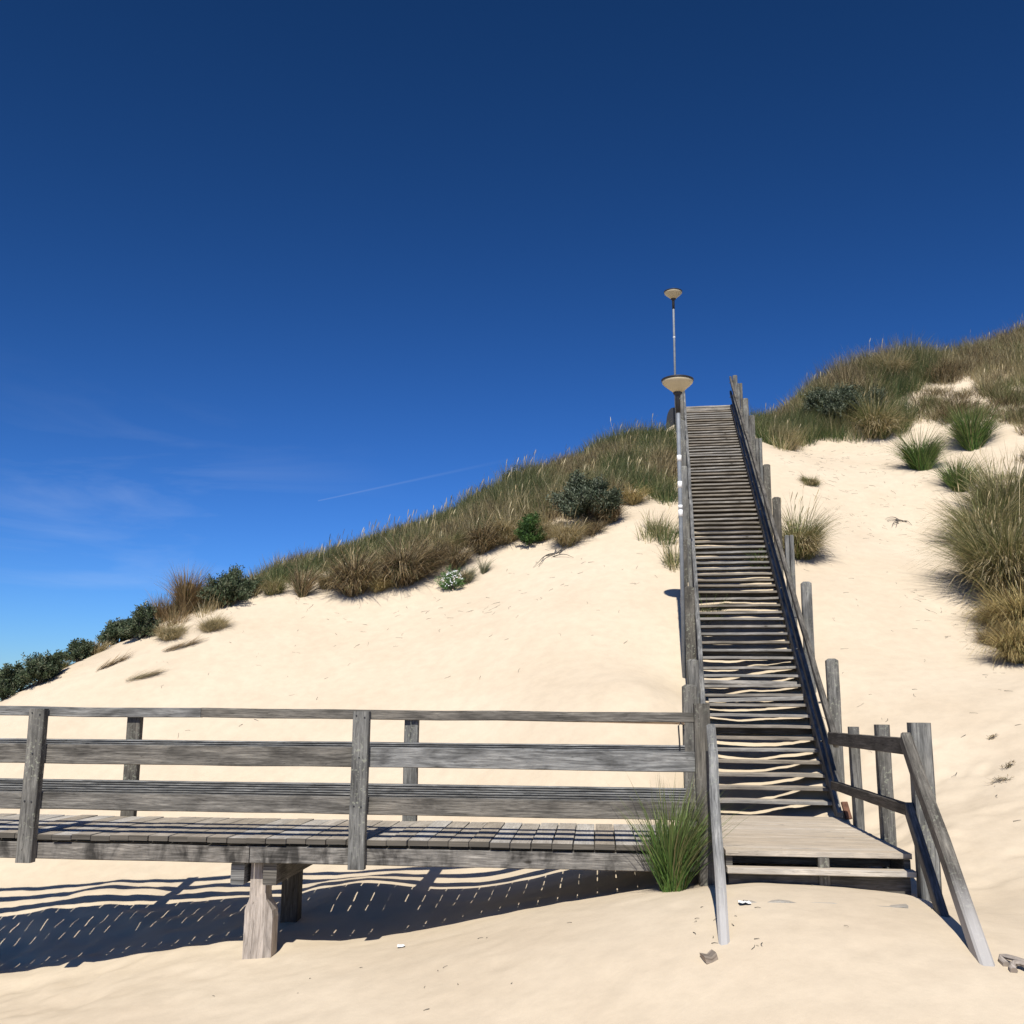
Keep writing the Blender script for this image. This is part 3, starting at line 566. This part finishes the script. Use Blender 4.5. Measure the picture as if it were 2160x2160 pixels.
# ------------------------------------------------------------------ staircase
AZS = .164287; S0 = np.array([3.352, 10.911]); SD = np.array([math.sin(AZS), math.cos(AZS)]); SU = np.array([math.cos(AZS), -math.sin(AZS)])
G_, R_, W_ = .231929, .127650, 1.27; SL = R_ / G_
def sp(s, t, z): q = S0 + SD * s + SU * t; return (float(q[0]), float(q[1]), z)
sd3 = (SD[0], SD[1], 0)
st = thing('staircase', sp(0, -.63, 0), 'very long weathered wooden staircase with open treads climbing straight up the dune', 'staircase')
NT = 74
tr_mesh = []
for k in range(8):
    mb = MB(); mb.board((-W_ * SU[0], -W_ * SU[1], -.018), (0, 0, -.018), .250, .036, ch=.004, warp=.0022, seglen=.3, tone=.15 + .1 * k, bottomtone=-.8)  # underside coloured darker, painted shade that deepens the gaps between treads
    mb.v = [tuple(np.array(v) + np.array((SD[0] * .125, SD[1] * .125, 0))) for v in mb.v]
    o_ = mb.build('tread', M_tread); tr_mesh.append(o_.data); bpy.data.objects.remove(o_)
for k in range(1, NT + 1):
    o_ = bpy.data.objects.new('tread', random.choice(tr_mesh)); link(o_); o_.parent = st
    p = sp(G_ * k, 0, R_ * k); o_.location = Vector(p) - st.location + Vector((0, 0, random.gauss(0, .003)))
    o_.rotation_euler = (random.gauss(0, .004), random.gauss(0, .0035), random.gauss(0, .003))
# two patched risers and the odd loose board seen between the treads
ex = MB(); ex.board(sp(G_ * 9 + .13, -1.2, R_ * 9 + .035), sp(G_ * 9 + .13, -.03, R_ * 9 + .075), .03, .05)
ex.board(sp(G_ * 11 + .13, -1.27, R_ * 11 + .035), sp(G_ * 11 + .13, -.05, R_ * 11 + .012), .03, .05); ex.build('loose_board', M_tread, st)
for t in (.028, -W_ - .028):
    MB().board(sp(-.02, t, -.115 + .03), sp(17.3, t, 17.32 * SL - .115 + .03), .05, .30, ch=.005, warp=.002, seglen=1.2).build('stringer', M_wood, st)
    MB().board(sp(-.16, t - .005, .825 - .08), sp(17.45, t - .005, 17.5 * SL + .80), .055, .10, ch=.008, warp=.004, seglen=.8).build('handrail', M_wood, st)
    MB().board(sp(-.10, t - .005, .30), sp(17.45, t - .005, 17.5 * SL + .36), .055, .10, ch=.006, warp=.003, seglen=.8).build('middle_rail', M_inner, st)
PS = [(.69, 1.28), (2.74, 1.22), (4.6, 1.14), (6.35, 1.16), (8.0, 1.24), (9.6, 1.28), (11.3, 1.28), (13.1, 1.26), (15.0, 1.22), (17.0, 1.0)]
for i, (s, hgt) in enumerate(PS):
    for side, t in (('R', .13), ('L', -W_ - .135)):
        j = random.uniform(-.03, .03)
        mb = MB()
        if i % 3 == 2:   # some posts are two planks bolted together
            for d in (-.034, .034): mb.board(sp(s, t + d, s * SL - .75), sp(s, t + d, s * SL + hgt + j), .060, .12, ref=sd3, cap=.015, ch=.008)
        else:
            mb.board(sp(s, t, s * SL - .75), sp(s, t, s * SL + hgt + j), .132, .12, ref=sd3, cap=.022, ch=.012)
        mb.build('railing_post', M_post, st)
# supports below, bolts on the inner face
for i in range(1, 9):
    s = 1.85 * i; MB().board(sp(s, -W_, s * SL - .19), sp(s, 0, s * SL - .19), .10, .08).build('cross_beam', M_inner, st)
for i, (s, hgt) in enumerate(PS):
    for z in (.36, .78): MB().tube([sp(s, -.035, s * SL + z), sp(s, -.008, s * SL + z)], .011, n=8).build('bolt', M_dark, st)
MB().board(sp(.02, .13, -.02), sp(.10, .10, .14), .07, .03).build('bracket', M_rust, st)
# top platform
tp = thing('top_platform', sp(18, -.63, 9.5), 'small wooden platform at the very top of the staircase', 'platform')
mb = MB(); s = 17.27
while s < 19.4: mb.board(sp(s + .07, -W_ - .05, NT * R_ + .105), sp(s + .07, .05, NT * R_ + .105), .14, .04, ch=.004); s += .15
mb.build('deck', M_deck, tp)
MB().board(sp(17.30, -W_, NT * R_ + .04), sp(17.30, .0, NT * R_ + .04), .04, .10, ch=.004).build('fascia', M_tread, tp)
mb = MB()
for t in (-W_, -.05): mb.board(sp(18.6, t, 8.2), sp(18.6, t, NT * R_ + .08), .12, .12, ref=sd3)
mb.build('support_post', M_post, tp)
# dark rounded panel beside the top of the stairs
pts = []
for a in range(0, 10): th = math.radians(90 + a * 10); pts.append((-1.50 + .22 * math.cos(th), .55 * math.sin(th)))
base_z = 15.6 * SL
prof = [(-1.44, -.25), (-1.44, .62)] + [(-1.50 + .20 * math.cos(math.radians(90 + i * 10)), .0 + .62 * math.sin(math.radians(90 - i * 9))) for i in range(10)] + [(-1.66, -.25)]
mb = MB(); mb.extrude([sp(17.6, t - .12, base_z + .45 + z * 1.0) for t, z in prof], (SD[0] * .5, SD[1] * .5, 0))
mb.build('rounded_box', M_black, None, origin=sp(17.8, -1.62, base_z)).update_tag()
tag(bpy.data.objects['rounded_box'], 'dark round topped box outside the left railing at the top of the staircase', 'box')

# ------------------------------------------------------------------ lamps
def lamp(x, y, zc, zb, R, label, stickers):
    t = thing('street_lamp', (x, y, zb), label, 'street lamp', 'path lamps left of the staircase')
    pr = .030
    MB().lathe([(pr, zb - .3), (pr, zc - .42), (pr * .8, zc - .40)], x, y, 14).build('pole', M_steel, t, smooth=True)
    MB().lathe([(pr * 1.2, zc - .45), (pr * 1.25, zc - R * .80), (pr * 1.5, zc - R * .74), (R * .28, zc - R * .66), (R * .29, zc - R * .60), (R * .1, zc - R * .59)], x, y, 24).build('neck', M_dark, t, smooth=True)
    MB().lathe([(R * .24, zc - R * .60), (R * .52, zc - R * .36), (R * .80, zc - R * .12), (R * .93, zc + R * .01), (R * .965, zc + R * .08), (R * .97, zc + R * .15)], x, y, 48).build('bowl', M_bowl, t, smooth=True)
    MB().lathe([(R * .90, zc + R * .150), (R * 1.0, zc + R * .155), (R * 1.01, zc + R * .25), (R * .93, zc + R * .29), (R * .4, zc + R * .33)], x, y, 48).build('lid', M_dark, t, smooth=True)
    for z, h_ in stickers: MB().lathe([(pr + .003, z), (pr + .003, z + h_)], x, y, 14).build('sticker', M_white, t, smooth=True)
    return t
lamp(2.43, 14.5, 5.80, 1.4, .235, 'nearer street lamp with the wide cream bowl, white stickers on its pole', ((4.62, .09), (4.22, .10), (3.92, .05), (3.80, .10)))
lamp(4.463, 27.0, 12.50, 8.6, .255, 'farther street lamp standing high against the sky at the stair top', ((11.2, .03),))

# ------------------------------------------------------------------ vegetation
def plant_material(name, trans=.35, rough=.6):
    m, nt, b, out = nodes_of(name)
    at = nt.nodes.new('ShaderNodeAttribute'); at.attribute_name = 'col'
    nt.links.new(at.outputs['Color'], b.inputs['Base Color']); b.inputs['Roughness'].default_value = rough
    tr = nt.nodes.new('ShaderNodeBsdfTranslucent'); nt.links.new(at.outputs['Color'], tr.inputs[0])
    mx = nt.nodes.new('ShaderNodeMixShader'); mx.inputs[0].default_value = trans
    nt.links.new(b.outputs[0], mx.inputs[1]); nt.links.new(tr.outputs[0], mx.inputs[2]); nt.links.new(mx.outputs[0], out.inputs[0])
    return m
M_grass = plant_material('marram_blade', .3)
M_leaf = plant_material('bush_leaf', .2)
PAL = {
 'green': [((.10, .19, .045), 5), ((.16, .25, .06), 4), ((.04, .08, .025), 3), ((.36, .32, .15), 1)],
 'deepgreen': [((.055, .10, .035), 5), ((.10, .15, .05), 4), ((.16, .18, .07), 2), ((.40, .36, .19), 1)],
 'olive': [((.15, .18, .06), 4), ((.27, .27, .11), 4), ((.06, .08, .03), 2.5), ((.55, .47, .26), 4)],
 'straw': [((.50, .40, .22), 5), ((.33, .26, .13), 3), ((.15, .15, .06), 2), ((.66, .56, .35), 3)],
 'gold': [((.62, .49, .23), 5), ((.42, .33, .14), 3), ((.16, .16, .06), 2), ((.16, .10, .05), 1.5)],
 'brown': [((.33, .24, .125), 4), ((.15, .11, .062), 3.5), ((.54, .43, .26), 4), ((.11, .12, .05), 2), ((.045, .034, .024), 3)],
 'rust': [((.30, .20, .10), 4), ((.18, .125, .065), 3), ((.46, .34, .18), 3), ((.10, .10, .04), 1)],
 'sage': [((.17, .19, .11), 4), ((.26, .24, .15), 3), ((.10, .12, .06), 2)],
}
def pick(pal, n):
    c = np.array([p[0] for p in PAL[pal]]); w = np.array([p[1] for p in PAL[pal]], float); w /= w.sum()
    return c[rng.choice(len(c), n, p=w)] * rng.uniform(.75, 1.25, (n, 1))

class Blades:
    def __init__(s): s.P = []; s.C = []
    def add(s, base, az, lean, curve, length, width, col, tipcol=None, wind=(0.25, .05)):
        """every blade is a strip of 4 segments ending in a point"""
        n = len(base); T = np.linspace(0, 1, 5); out = np.stack([np.cos(az), np.sin(az), np.zeros(n)], 1)
        pos = base.copy(); ctr = [pos.copy()]
        for k in range(4):
            tm = (T[k] + T[k + 1]) / 2; th = lean + curve * tm ** 1.4
            d = out * np.sin(th)[:, None]; d[:, 2] = np.cos(th); d[:, 0] += wind[0] * tm; d[:, 1] += wind[1] * tm
            d /= np.linalg.norm(d, axis=1)[:, None]
            pos = pos + d * (length / 4)[:, None]; ctr.append(pos.copy())
        fa = az + np.pi / 2 + rng.normal(0, .7, n); side = np.stack([np.cos(fa), np.sin(fa), np.zeros(n)], 1)
        wprof = [.75, 1.0, .85, .55]
        V = np.zeros((n, 9, 3))
        for k in range(4):
            off = side * (width * wprof[k] / 2)[:, None]
            V[:, 2 * k] = ctr[k] - off; V[:, 2 * k + 1] = ctr[k] + off
        V[:, 8] = ctr[4]
        Cc = np.repeat(col[:, None, :], 9, 1)
        if tipcol is not None:
            for i, f in ((6, .35), (7, .35), (8, .8)): Cc[:, i] = Cc[:, i] * (1 - f) + tipcol * f
        s.P.append(V); s.C.append(Cc)
    def heads(s, base, az, lean, length, col):
        """flowering stems: long thin stalk with a fat pale spike"""
        n = len(base); out = np.stack([np.cos(az), np.sin(az), np.zeros(n)], 1)
        d = out * np.sin(lean)[:, None]; d[:, 2] = np.cos(lean)
        tip = base + d * length[:, None]; d2 = d.copy(); d2[:, 0] += .25; d2 /= np.linalg.norm(d2, axis=1)[:, None]
        fa = rng.uniform(0, 6.28, n); side = np.stack([np.cos(fa), np.sin(fa), np.zeros(n)], 1)
        top = tip + d2 * rng.uniform(.13, .2, n)[:, None]
        V = np.zeros((n, 9, 3)); w = .0025
        V[:, 0] = base - side * w; V[:, 1] = base + side * w; V[:, 2] = tip - side * w; V[:, 3] = tip + side * w
        mid = tip * .6 + top * .4; V[:, 4] = mid - side * .008; V[:, 5] = mid + side * .008
        mid = tip * .25 + top * .75; V[:, 6] = mid - side * .007; V[:, 7] = mid + side * .007; V[:, 8] = top
        s.P.append(V); s.C.append(np.repeat(col[:, None, :], 9, 1))
    def build(s, name, mat, origin, parent=None):
        V = np.concatenate(s.P); C = np.concatenate(s.C); n = len(V)
        me = bpy.data.meshes.new(name); co = (V - np.array(origin)).reshape(-1, 3).astype('f')
        q = np.array([0, 1, 3, 2, 2, 3, 5, 4, 4, 5, 7, 6, 6, 7, 8]); lo = (np.arange(n)[:, None] * 9 + q[None]).ravel()
        stt = (np.arange(n)[:, None] * 15 + np.array([0, 4, 8, 12])[None]).ravel()
        fill_mesh(me, co, lo, stt)
        at = me.attributes.new('col', 'FLOAT_COLOR', 'POINT'); at.data.foreach_set('color', np.concatenate([C.reshape(-1, 3), np.ones((n * 9, 1))], 1).astype('f').ravel())
        me.materials.append(mat); o = link(bpy.data.objects.new(name, me))
        if parent is None: o.location = origin
        else: o.parent = parent
        return o

def slope_dir(x, y, e=.4):
    return np.array([gz(x + e, y) - gz(x - e, y), gz(x, y + e) - gz(x, y - e)]) / (2 * e)

def tussock(row):
    nm, lab, cat, x, y, hgt, rad, n, droop, pal, grp = row
    n = int(n * 2.9); z = gz(x, y); g = slope_dir(x, y); down = math.atan2(-g[1], -g[0])
    rb = rad * (.42 if n < 1600 and droop < .6 else .62); r = rb * np.sqrt(rng.uniform(0, 1, n)); a = rng.uniform(0, 2 * np.pi, n)
    bx, by = x + r * np.cos(a), y + r * np.sin(a); bz = ground(bx, by) - .02
    hump = .18 * hgt * (1 - (r / (rb + 1e-6)) ** 2) * (1 if droop > .6 else .3)
    base = np.stack([bx, by, bz + hump], 1)
    ns = 7 + int(rad * 6); sid = rng.integers(0, ns, n); sa = rng.uniform(0, 6.283, ns); sr = rb * np.sqrt(rng.uniform(.05, 1, ns)); sh = rng.uniform(.62, 1.15, ns)
    k_ = rng.uniform(0, 1, n) < .7
    bx = np.where(k_, x + sr[sid] * np.cos(sa[sid]) + rng.normal(0, rb * .16, n), bx); by = np.where(k_, y + sr[sid] * np.sin(sa[sid]) + rng.normal(0, rb * .16, n), by)
    r = np.hypot(bx - x, by - y); a = np.arctan2(by - y, bx - x); base[:, 0] = bx; base[:, 1] = by; base[:, 2] = ground(bx, by) - .02 + hump * .7
    az = a + rng.normal(0, .6, n) + rng.normal(0, .6, ns)[sid]
    slean = rng.uniform(-.12, .22, ns)[sid]
    B = Blades()
    lean = np.clip(np.abs(rng.normal(.06, .20, n)) + r / (rad + 1e-6) * .40 * (.4 + droop) + slean, 0, 1.3)
    curve = rng.uniform(.25, 1.25, n) * (.5 + 1.15 * droop)
    ln = hgt * rng.uniform(.45, 1.15, n) * sh[sid] * (1 + .16 * droop)
    wd = max(.0045, min(.012, hgt * .011)) * rng.uniform(.7, 1.3, n)
    tip = np.tile(np.array([[.24, .22, .11]]), (n, 1))
    B.add(base, az, lean, curve, ln, wd, pick(pal, n), tip if pal in ('green', 'deepgreen', 'olive') else None)
    if droop > .6:      # dead leaves hang down over the foot on the downhill side
        m2 = int(n * .7 * droop); aa = down + rng.normal(0, .6, m2); rr = rad * .35 * rng.uniform(.2, 1, m2)
        bb = np.stack([x + rr * np.cos(aa), y + rr * np.sin(aa), ground(x + rr * np.cos(aa), y + rr * np.sin(aa)) + hgt * rng.uniform(.05, .35, m2)], 1)
        pal2 = {'green': 'straw', 'olive': 'straw', 'gold': 'gold', 'brown': 'brown', 'straw': 'straw', 'rust': 'rust', 'sage': 'straw'}[pal]
        B.add(bb, aa + rng.normal(0, .3, m2), rng.uniform(.7, 1.3, m2), rng.uniform(.8, 1.7, m2), hgt * rng.uniform(.22, .85, m2), wd.mean() * rng.uniform(.7, 1.4, m2), pick(pal2, m2), wind=(0, 0))
    if pal in ('straw', 'olive') and hgt > .5:
        m3 = int(n * .012); k = rng.choice(n, m3); B.heads(base[k], az[k], lean[k] * .5, ln[k] * 1.0, pick('straw', m3))
    o = B.build(nm, M_grass, (x, y, z)); tag(o, lab, cat, grp)

def inside(poly, x, y):
    c = np.zeros(len(x), bool); n = len(poly); j = n - 1
    for i in range(n):
        xi, yi = poly[i]; xj, yj = poly[j]
        c ^= ((yi > y) != (yj > y)) & (x < (xj - xi) * (y - yi) / (yj - yi + 1e-12) + xi); j = i
    return c
def scatter(poly, dens):
    P = np.array(poly); lo, hi = P.min(0), P.max(0); n = int((hi[0] - lo[0]) * (hi[1] - lo[1]) * dens)
    x = rng.uniform(lo[0], hi[0], n); y = rng.uniform(lo[1], hi[1], n); k = inside(poly, x, y); return x[k], y[k]
def mass(B, poly, dens, palf, hgt, per=46, rad=.16, leanb=.16, droop=.5, headf=.01, clump=.0):
    x, y = scatter(poly, dens)
    if clump > 0:
        k = vnoise(x * 1.3, y * 1.3, 31) + .4 * vnoise(x * 3.3, y * 3.3, 32) > clump; x, y = x[k], y[k]
    for cx, cy in zip(x, y):
        n = int(per * random.uniform(.6, 1.4)); v = 1.25 * float(vnoise(np.array([cx * .8]), np.array([cy * .8]), 9)[0]) + .5 * float(vnoise(np.array([cx * 2.1]), np.array([cy * 2.1]), 19)[0]) + random.gauss(0, .10)
        pal = palf(v); H = hgt * random.uniform(.6, 1.25) * (1 + .8 * float(vnoise(np.array([cx * .6]), np.array([cy * .6]), 5)[0]))
        r = rad * np.sqrt(rng.uniform(0, 1, n)); a = rng.uniform(0, 6.283, n); bx, by = cx + r * np.cos(a), cy + r * np.sin(a)
        base = np.stack([bx, by, ground(bx, by) - .02], 1)
        lean = np.abs(rng.normal(leanb, .2, n)) + r / rad * .4 * droop; curve = rng.uniform(.2, 1.0, n) * droop * 1.6
        tip = np.tile(np.array([[.26, .23, .12]]), (n, 1))
        B.add(base, a + rng.normal(0, .5, n), lean, curve, H * rng.uniform(.6, 1.15, n), rng.uniform(.006, .011, n), pick(pal, n), tip)
        m3 = rng.binomial(n, headf)
        if m3: k = rng.choice(n, m3); B.heads(base[k], a[k], lean[k] * .5, np.full(m3, H * 1.0), pick('straw', m3))
    return B
def pal_left(v): return 'deepgreen' if v < -.04 else ('olive' if v < .16 else ('straw' if v < .28 else 'brown'))
def pal_green(v): return 'deepgreen' if v < .12 else 'olive'
def pal_straw(v): return 'olive' if v < -.05 else ('straw' if v < .2 else 'brown')

B = Blades()
mass(B, LEFT_MASS, 40, pal_left, .50, headf=.003, clump=-.22)
mass(B, LEFT_GREEN, 26, pal_green, .58, headf=.012)
mass(B, LEFT_TOP_STRAW, 10, pal_straw, .42, headf=.004)
mass(B, LEFT_LOW, 26, lambda v: 'rust' if v < -.1 else ('straw' if v < .1 else ('olive' if v < .2 else 'brown')), .36, headf=.002)
mass(B, LEFT_EDGE_GREEN, 22, pal_green, .45)
o = B.build('marram_grass', M_grass, (0, 24, 5)); tag(o, 'green and straw marram grass covering the crest of the left dune', 'grass', kind='stuff')
B = Blades()
mass(B, RIGHT_MASS, 44, pal_left, .68, headf=.002)
mass(B, RIGHT_CREST, 40, pal_straw, .50, headf=.003)
mass(B, RIGHT_BROWN, 34, lambda v: 'brown' if v < .1 else ('straw' if v < .2 else 'olive'), .36, droop=1.1, headf=0, clump=-.03)
mass(B, RIGHT_SPARSE, 34, pal_straw, .45, clump=.04, headf=.004)
mass(B, RIGHT_BANK, 34, pal_straw, .75, headf=.003)
o = B.build('marram_grass', M_grass, (10, 27, 9)); tag(o, 'green and straw marram grass covering the top of the right dune', 'grass', kind='stuff')
for (s_, t_, lab_) in ((5.0, -1.1, 'thin green shoots growing up under the left side of the stair treads'), (6.9, -.15, 'thin green shoots growing up under the right side of the stair treads')):
    q_ = sp(s_, t_, 0); TUSSOCKS.append(('grass_tuft', lab_, 'grass tuft', q_[0], q_[1], .42, .30, 70, .7, 'green', None))
TUSSOCKS[0] = TUSSOCKS[0][:3] + (1.28, 8.38) + TUSSOCKS[0][5:]
for row in TUSSOCKS: tussock(row)

LEAFC = {'silver': [(.10, .12, .075), (.065, .085, .05), (.17, .19, .13), (.04, .055, .03)], 'dark': [(.065, .09, .045), (.04, .06, .03), (.10, .13, .07), (.15, .165, .10)],
         'bright': [(.05, .10, .025), (.075, .14, .035), (.03, .065, .018)], 'flower': [(.10, .20, .06), (.07, .15, .04), (.14, .24, .08)]}
def bush(row):
    nm, lab, cat, x, y, hgt, rad, n, pal = row
    z = gz(x, y); root = thing(nm, (x, y, z), lab, cat)
    mb = MB(); tips = []
    nb = 9 if n < 200 else 26
    for i in range(nb):
        a = random.uniform(0, 6.28); e = random.uniform(.05, 1.25); R = random.uniform(.55, 1.22)
        end = np.array((x + rad * R * math.cos(a) * math.cos(e) * .9, y + rad * R * math.sin(a) * math.cos(e) * .9, 0)); end[2] = max(gz(end[0], end[1]), z - .3) * .6 + z * .4 + hgt * (.25 + .75 * math.sin(e)) * R
        p0 = np.array((x + random.gauss(0, rad * .08), y + random.gauss(0, rad * .08), z - .04)); mid = (p0 + end) / 2 + np.array((random.gauss(0, .05), random.gauss(0, .05), .10 * hgt))
        mb.tube([p0, mid, end], .009, .003, n=5); tips.append((p0, mid, end))
    mb.build('stem', M_inner, root)
    # leaves in rosettes along twigs
    if n >= 200: n = int(n * 1.6)
    nl = n * 9; V = np.zeros((nl, 4, 3)); C = np.zeros((nl, 4, 3)); cols = np.array(LEAFC[pal]); k = 0
    twigs = n if n >= 200 else n
    S = .042 if rad < .5 else .052
    if pal == 'flower': S = .020
    for t in range(twigs):
        p0, mid, end = random.choice(tips); u = random.uniform(.35, 1.0) ** .6
        c = (mid + (end - mid) * (u * 2 - 1)) if u > .5 else (p0 + (mid - p0) * u * 2)
        sg = rad * .12 * (1.0 if n >= 200 else .6)
        c = c + rng.normal(0, 1, 3) * np.array((sg, sg, sg * .8))
        g = gz(c[0], c[1]); c[2] = max(c[2], g + .02)
        td = c - np.array((x, y, z + hgt * .2)); td = td / (np.linalg.norm(td) + 1e-6) + np.array((0, 0, .5)); td /= np.linalg.norm(td); tl = S * 3.2
        cc = cols[random.randrange(len(cols))]
        for j in range(9):
            f = j / 8; q = c + td * tl * f; a = j * 2.4 + t; d = np.cross(td, (math.cos(a), math.sin(a), .3)); d /= np.linalg.norm(d) + 1e-6; d = d * .8 + td * .7; d /= np.linalg.norm(d)
            s_ = np.cross(d, rng.normal(0, 1, 3)); s_ /= np.linalg.norm(s_) + 1e-6; ln = S * random.uniform(.8, 1.4)
            V[k] = [q, q + d * ln * .5 + s_ * ln * .24, q + d * ln, q + d * ln * .5 - s_ * ln * .24]; C[k] = cc * random.uniform(.8, 1.25); k += 1
    me = bpy.data.meshes.new('foliage'); fill_mesh(me, (V - np.array((x, y, z))).reshape(-1, 3).astype('f'), np.arange(nl * 4), np.arange(nl) * 4)
    at = me.attributes.new('col', 'FLOAT_COLOR', 'POINT'); at.data.foreach_set('color', np.concatenate([C.reshape(-1, 3), np.ones((nl * 4, 1))], 1).astype('f').ravel())
    me.materials.append(M_leaf); o = link(bpy.data.objects.new('foliage', me)); o.parent = root
    if pal == 'flower':
        nf = 130; V = np.zeros((nf, 4, 3))
        for i in range(nf):
            a = random.uniform(0, 6.28); r = rad * math.sqrt(random.random()); c = np.array((x + r * math.cos(a), y + r * math.sin(a), 0)); c[2] = gz(c[0], c[1]) + hgt * (.45 + .45 * (1 - (r / rad) ** 2)) + random.uniform(0, .04)
            s1 = rng.normal(0, 1, 3); s1 /= np.linalg.norm(s1); nn = np.array((0, -.7, .7)); s1 = np.cross(nn, s1); s1 /= np.linalg.norm(s1); s2 = np.cross(nn, s1); w = .013
            V[i] = [c - s1 * w, c - s2 * w, c + s1 * w, c + s2 * w]
        me = bpy.data.meshes.new('flowers'); fill_mesh(me, (V - np.array((x, y, z))).reshape(-1, 3).astype('f'), np.arange(nf * 4), np.arange(nf) * 4)
        me.materials.append(M_white); o = link(bpy.data.objects.new('flowers', me)); o.parent = root
for row in BUSHES: bush(row)

# ------------------------------------------------------------------ small things on the sand
M_straw = plant_material('dry_straw', .1)
def lying(name, lab, cat, x, y, size, ang, kind):
    z = gz(x, y); a0 = math.radians(ang)
    if kind == 'wood_scrap':
        mb = MB(); mb.board((x - size * .45, y, z - .012), (x + size * .5, y + .01, z + .012), .10, .055, ch=.008, warp=.006, seglen=.03); o = mb.build(name, M_pile, None, origin=(x, y, z))
    elif kind == 'driftwood_loop':
        pts = [(x + size * (.5 - .5 * math.cos(t)) - size * .4, y + .10 * math.sin(t * 2) * 1.0, gz(x, y) + .03 * math.sin(t) + .012) for t in np.linspace(0, 3.1, 9)]
        mb = MB(); mb.tube(pts, .020, .010, n=7); pts2 = [(p[0], p[1] - .09 - .05 * math.sin(i), p[2] - .012) for i, p in enumerate(pts)]; mb.tube(pts2[:7], .022, .012, n=7); o = mb.build(name, M_pile, None, origin=(x, y, z))
    elif kind == 'paper_scrap':
        V = []; n = 5
        mb = MB()
        for i in range(n):
            for j in range(n): mb.v.append((x + (i / 4 - .5) * size, y + (j / 4 - .5) * size * .9, z + .008 + random.uniform(0, size * .22)))
        for i in range(n - 1):
            for j in range(n - 1): mb.f.append((i * n + j, (i + 1) * n + j, (i + 1) * n + j + 1, i * n + j + 1)); mb.uv += [(0, 0)] * 4; mb.t.append(.5)
        o = mb.build(name, M_white, None, origin=(x, y, z))
    elif kind == 'buried_plank':
        d = size / 2; mb = MB(); zs = [gz(x + s * d, y - s * d * .05) for s in (-1, 1)]
        mb.board((x - d, y + .05, zs[0] - .008), (x + d, y - .06, zs[1] - .010), .07, .045, ch=.006, warp=.006, seglen=.12); o = mb.build(name, M_deck, None, origin=(x, y, z))
    elif kind == 'dead_branch':
        mb = MB()
        for k in range(7 if size > .3 else 3):
            a = a0 + random.gauss(0, .5) + (math.pi if random.random() < .3 else 0); p = np.array((x + random.gauss(0, size * .12), y + random.gauss(0, size * .12), 0)); p[2] = gz(p[0], p[1]); pts = []; L_ = size * random.uniform(.4, 1)
            for i in range(7):
                pts.append(tuple(p + np.array((0, 0, .01 + size * .10 * math.sin(i / 6 * 3.0)))))
                a += random.gauss(0, .25); p = p + np.array((math.cos(a), math.sin(a), 0)) * L_ / 6; p[2] = gz(p[0], p[1])
            mb.tube(pts, .004 + size * .012, .003, n=5)
        o = mb.build(name, M_inner, None, origin=(x, y, z))
    else:   # straw_bundle, dry_weed
        n = 170 if kind == 'straw_bundle' else 90; B = Blades(); sp_ = .055 if kind == 'straw_bundle' else .12
        g = slope_dir(x, y); L_ = size if kind == 'straw_bundle' else size * .6
        u = rng.uniform(-.6, .35, n); b = np.stack([x + math.cos(a0) * u * size + rng.normal(0, size * sp_, n), y + math.sin(a0) * u * size + rng.normal(0, size * sp_, n), np.zeros(n)], 1)
        b[:, 2] = ground(b[:, 0], b[:, 1]) + rng.uniform(.0, .04, n)
        B.add(b, a0 + rng.normal(0, .25 if kind == 'straw_bundle' else 1.5, n), rng.normal(1.35 - math.atan(g[0] * math.cos(a0) + g[1] * math.sin(a0)), .12, n), rng.uniform(0, .3, n), L_ * rng.uniform(.3, .75, n), rng.uniform(.004, .008, n), pick('brown' if kind == 'dry_weed' else random.choice(['straw', 'rust']), n), wind=(0, 0))
        o = B.build(name, M_straw, (x, y, z))
    tag(o, lab, cat)
NAMEK = {'thorn_root': 'root'}
for (k, lab, cat, x, y, size, ang) in MARKS:
    lying(cat.replace(' ', '_') if k in ('dead_branch',) else k, lab, cat, x, y, size, ang, k)

# scattered leaf bits and twigs on the sand: countless
mb = MB()
def bits(n, x0, x1, y0, y1, s0, s1):
    for _ in range(n):
        x = random.uniform(x0, x1); y = random.uniform(y0, y1); a = random.uniform(0, 6.28); L_ = random.uniform(s0, s1); c, s = math.cos(a) * L_ / 2, math.sin(a) * L_ / 2
        p0 = (x - c, y - s, gz(x - c, y - s) + .004); p2 = (x + c, y + s, gz(x + c, y + s) + .006); p1 = (x + random.gauss(0, L_ * .12), y + random.gauss(0, L_ * .12), gz(x, y) + .008)
        mb.tube([p0, p1, p2], random.uniform(.0012, .0035), .0012, n=4)
bits(150, 3.6, 8.5, 8.5, 22, .03, .12); bits(26, -3.5, 3.2, 6.6, 8.4, .012, .045); bits(260, 6.4, 10.5, 20, 26.5, .04, .2); bits(120, 6.3, 8.5, 12, 17, .04, .15); bits(120, -4, 2.5, 17.2, 21, .04, .16); bits(50, -6, 2, 15, 19, .04, .13); bits(14, 1.2, 1.7, 6.6, 7.4, .02, .06)
o = mb.build('plant_litter', M_inner, None, origin=(0, 8, 0)); tag(o, 'tiny dark leaf bits and twigs scattered over the bare sand', 'plant litter', kind='stuff')
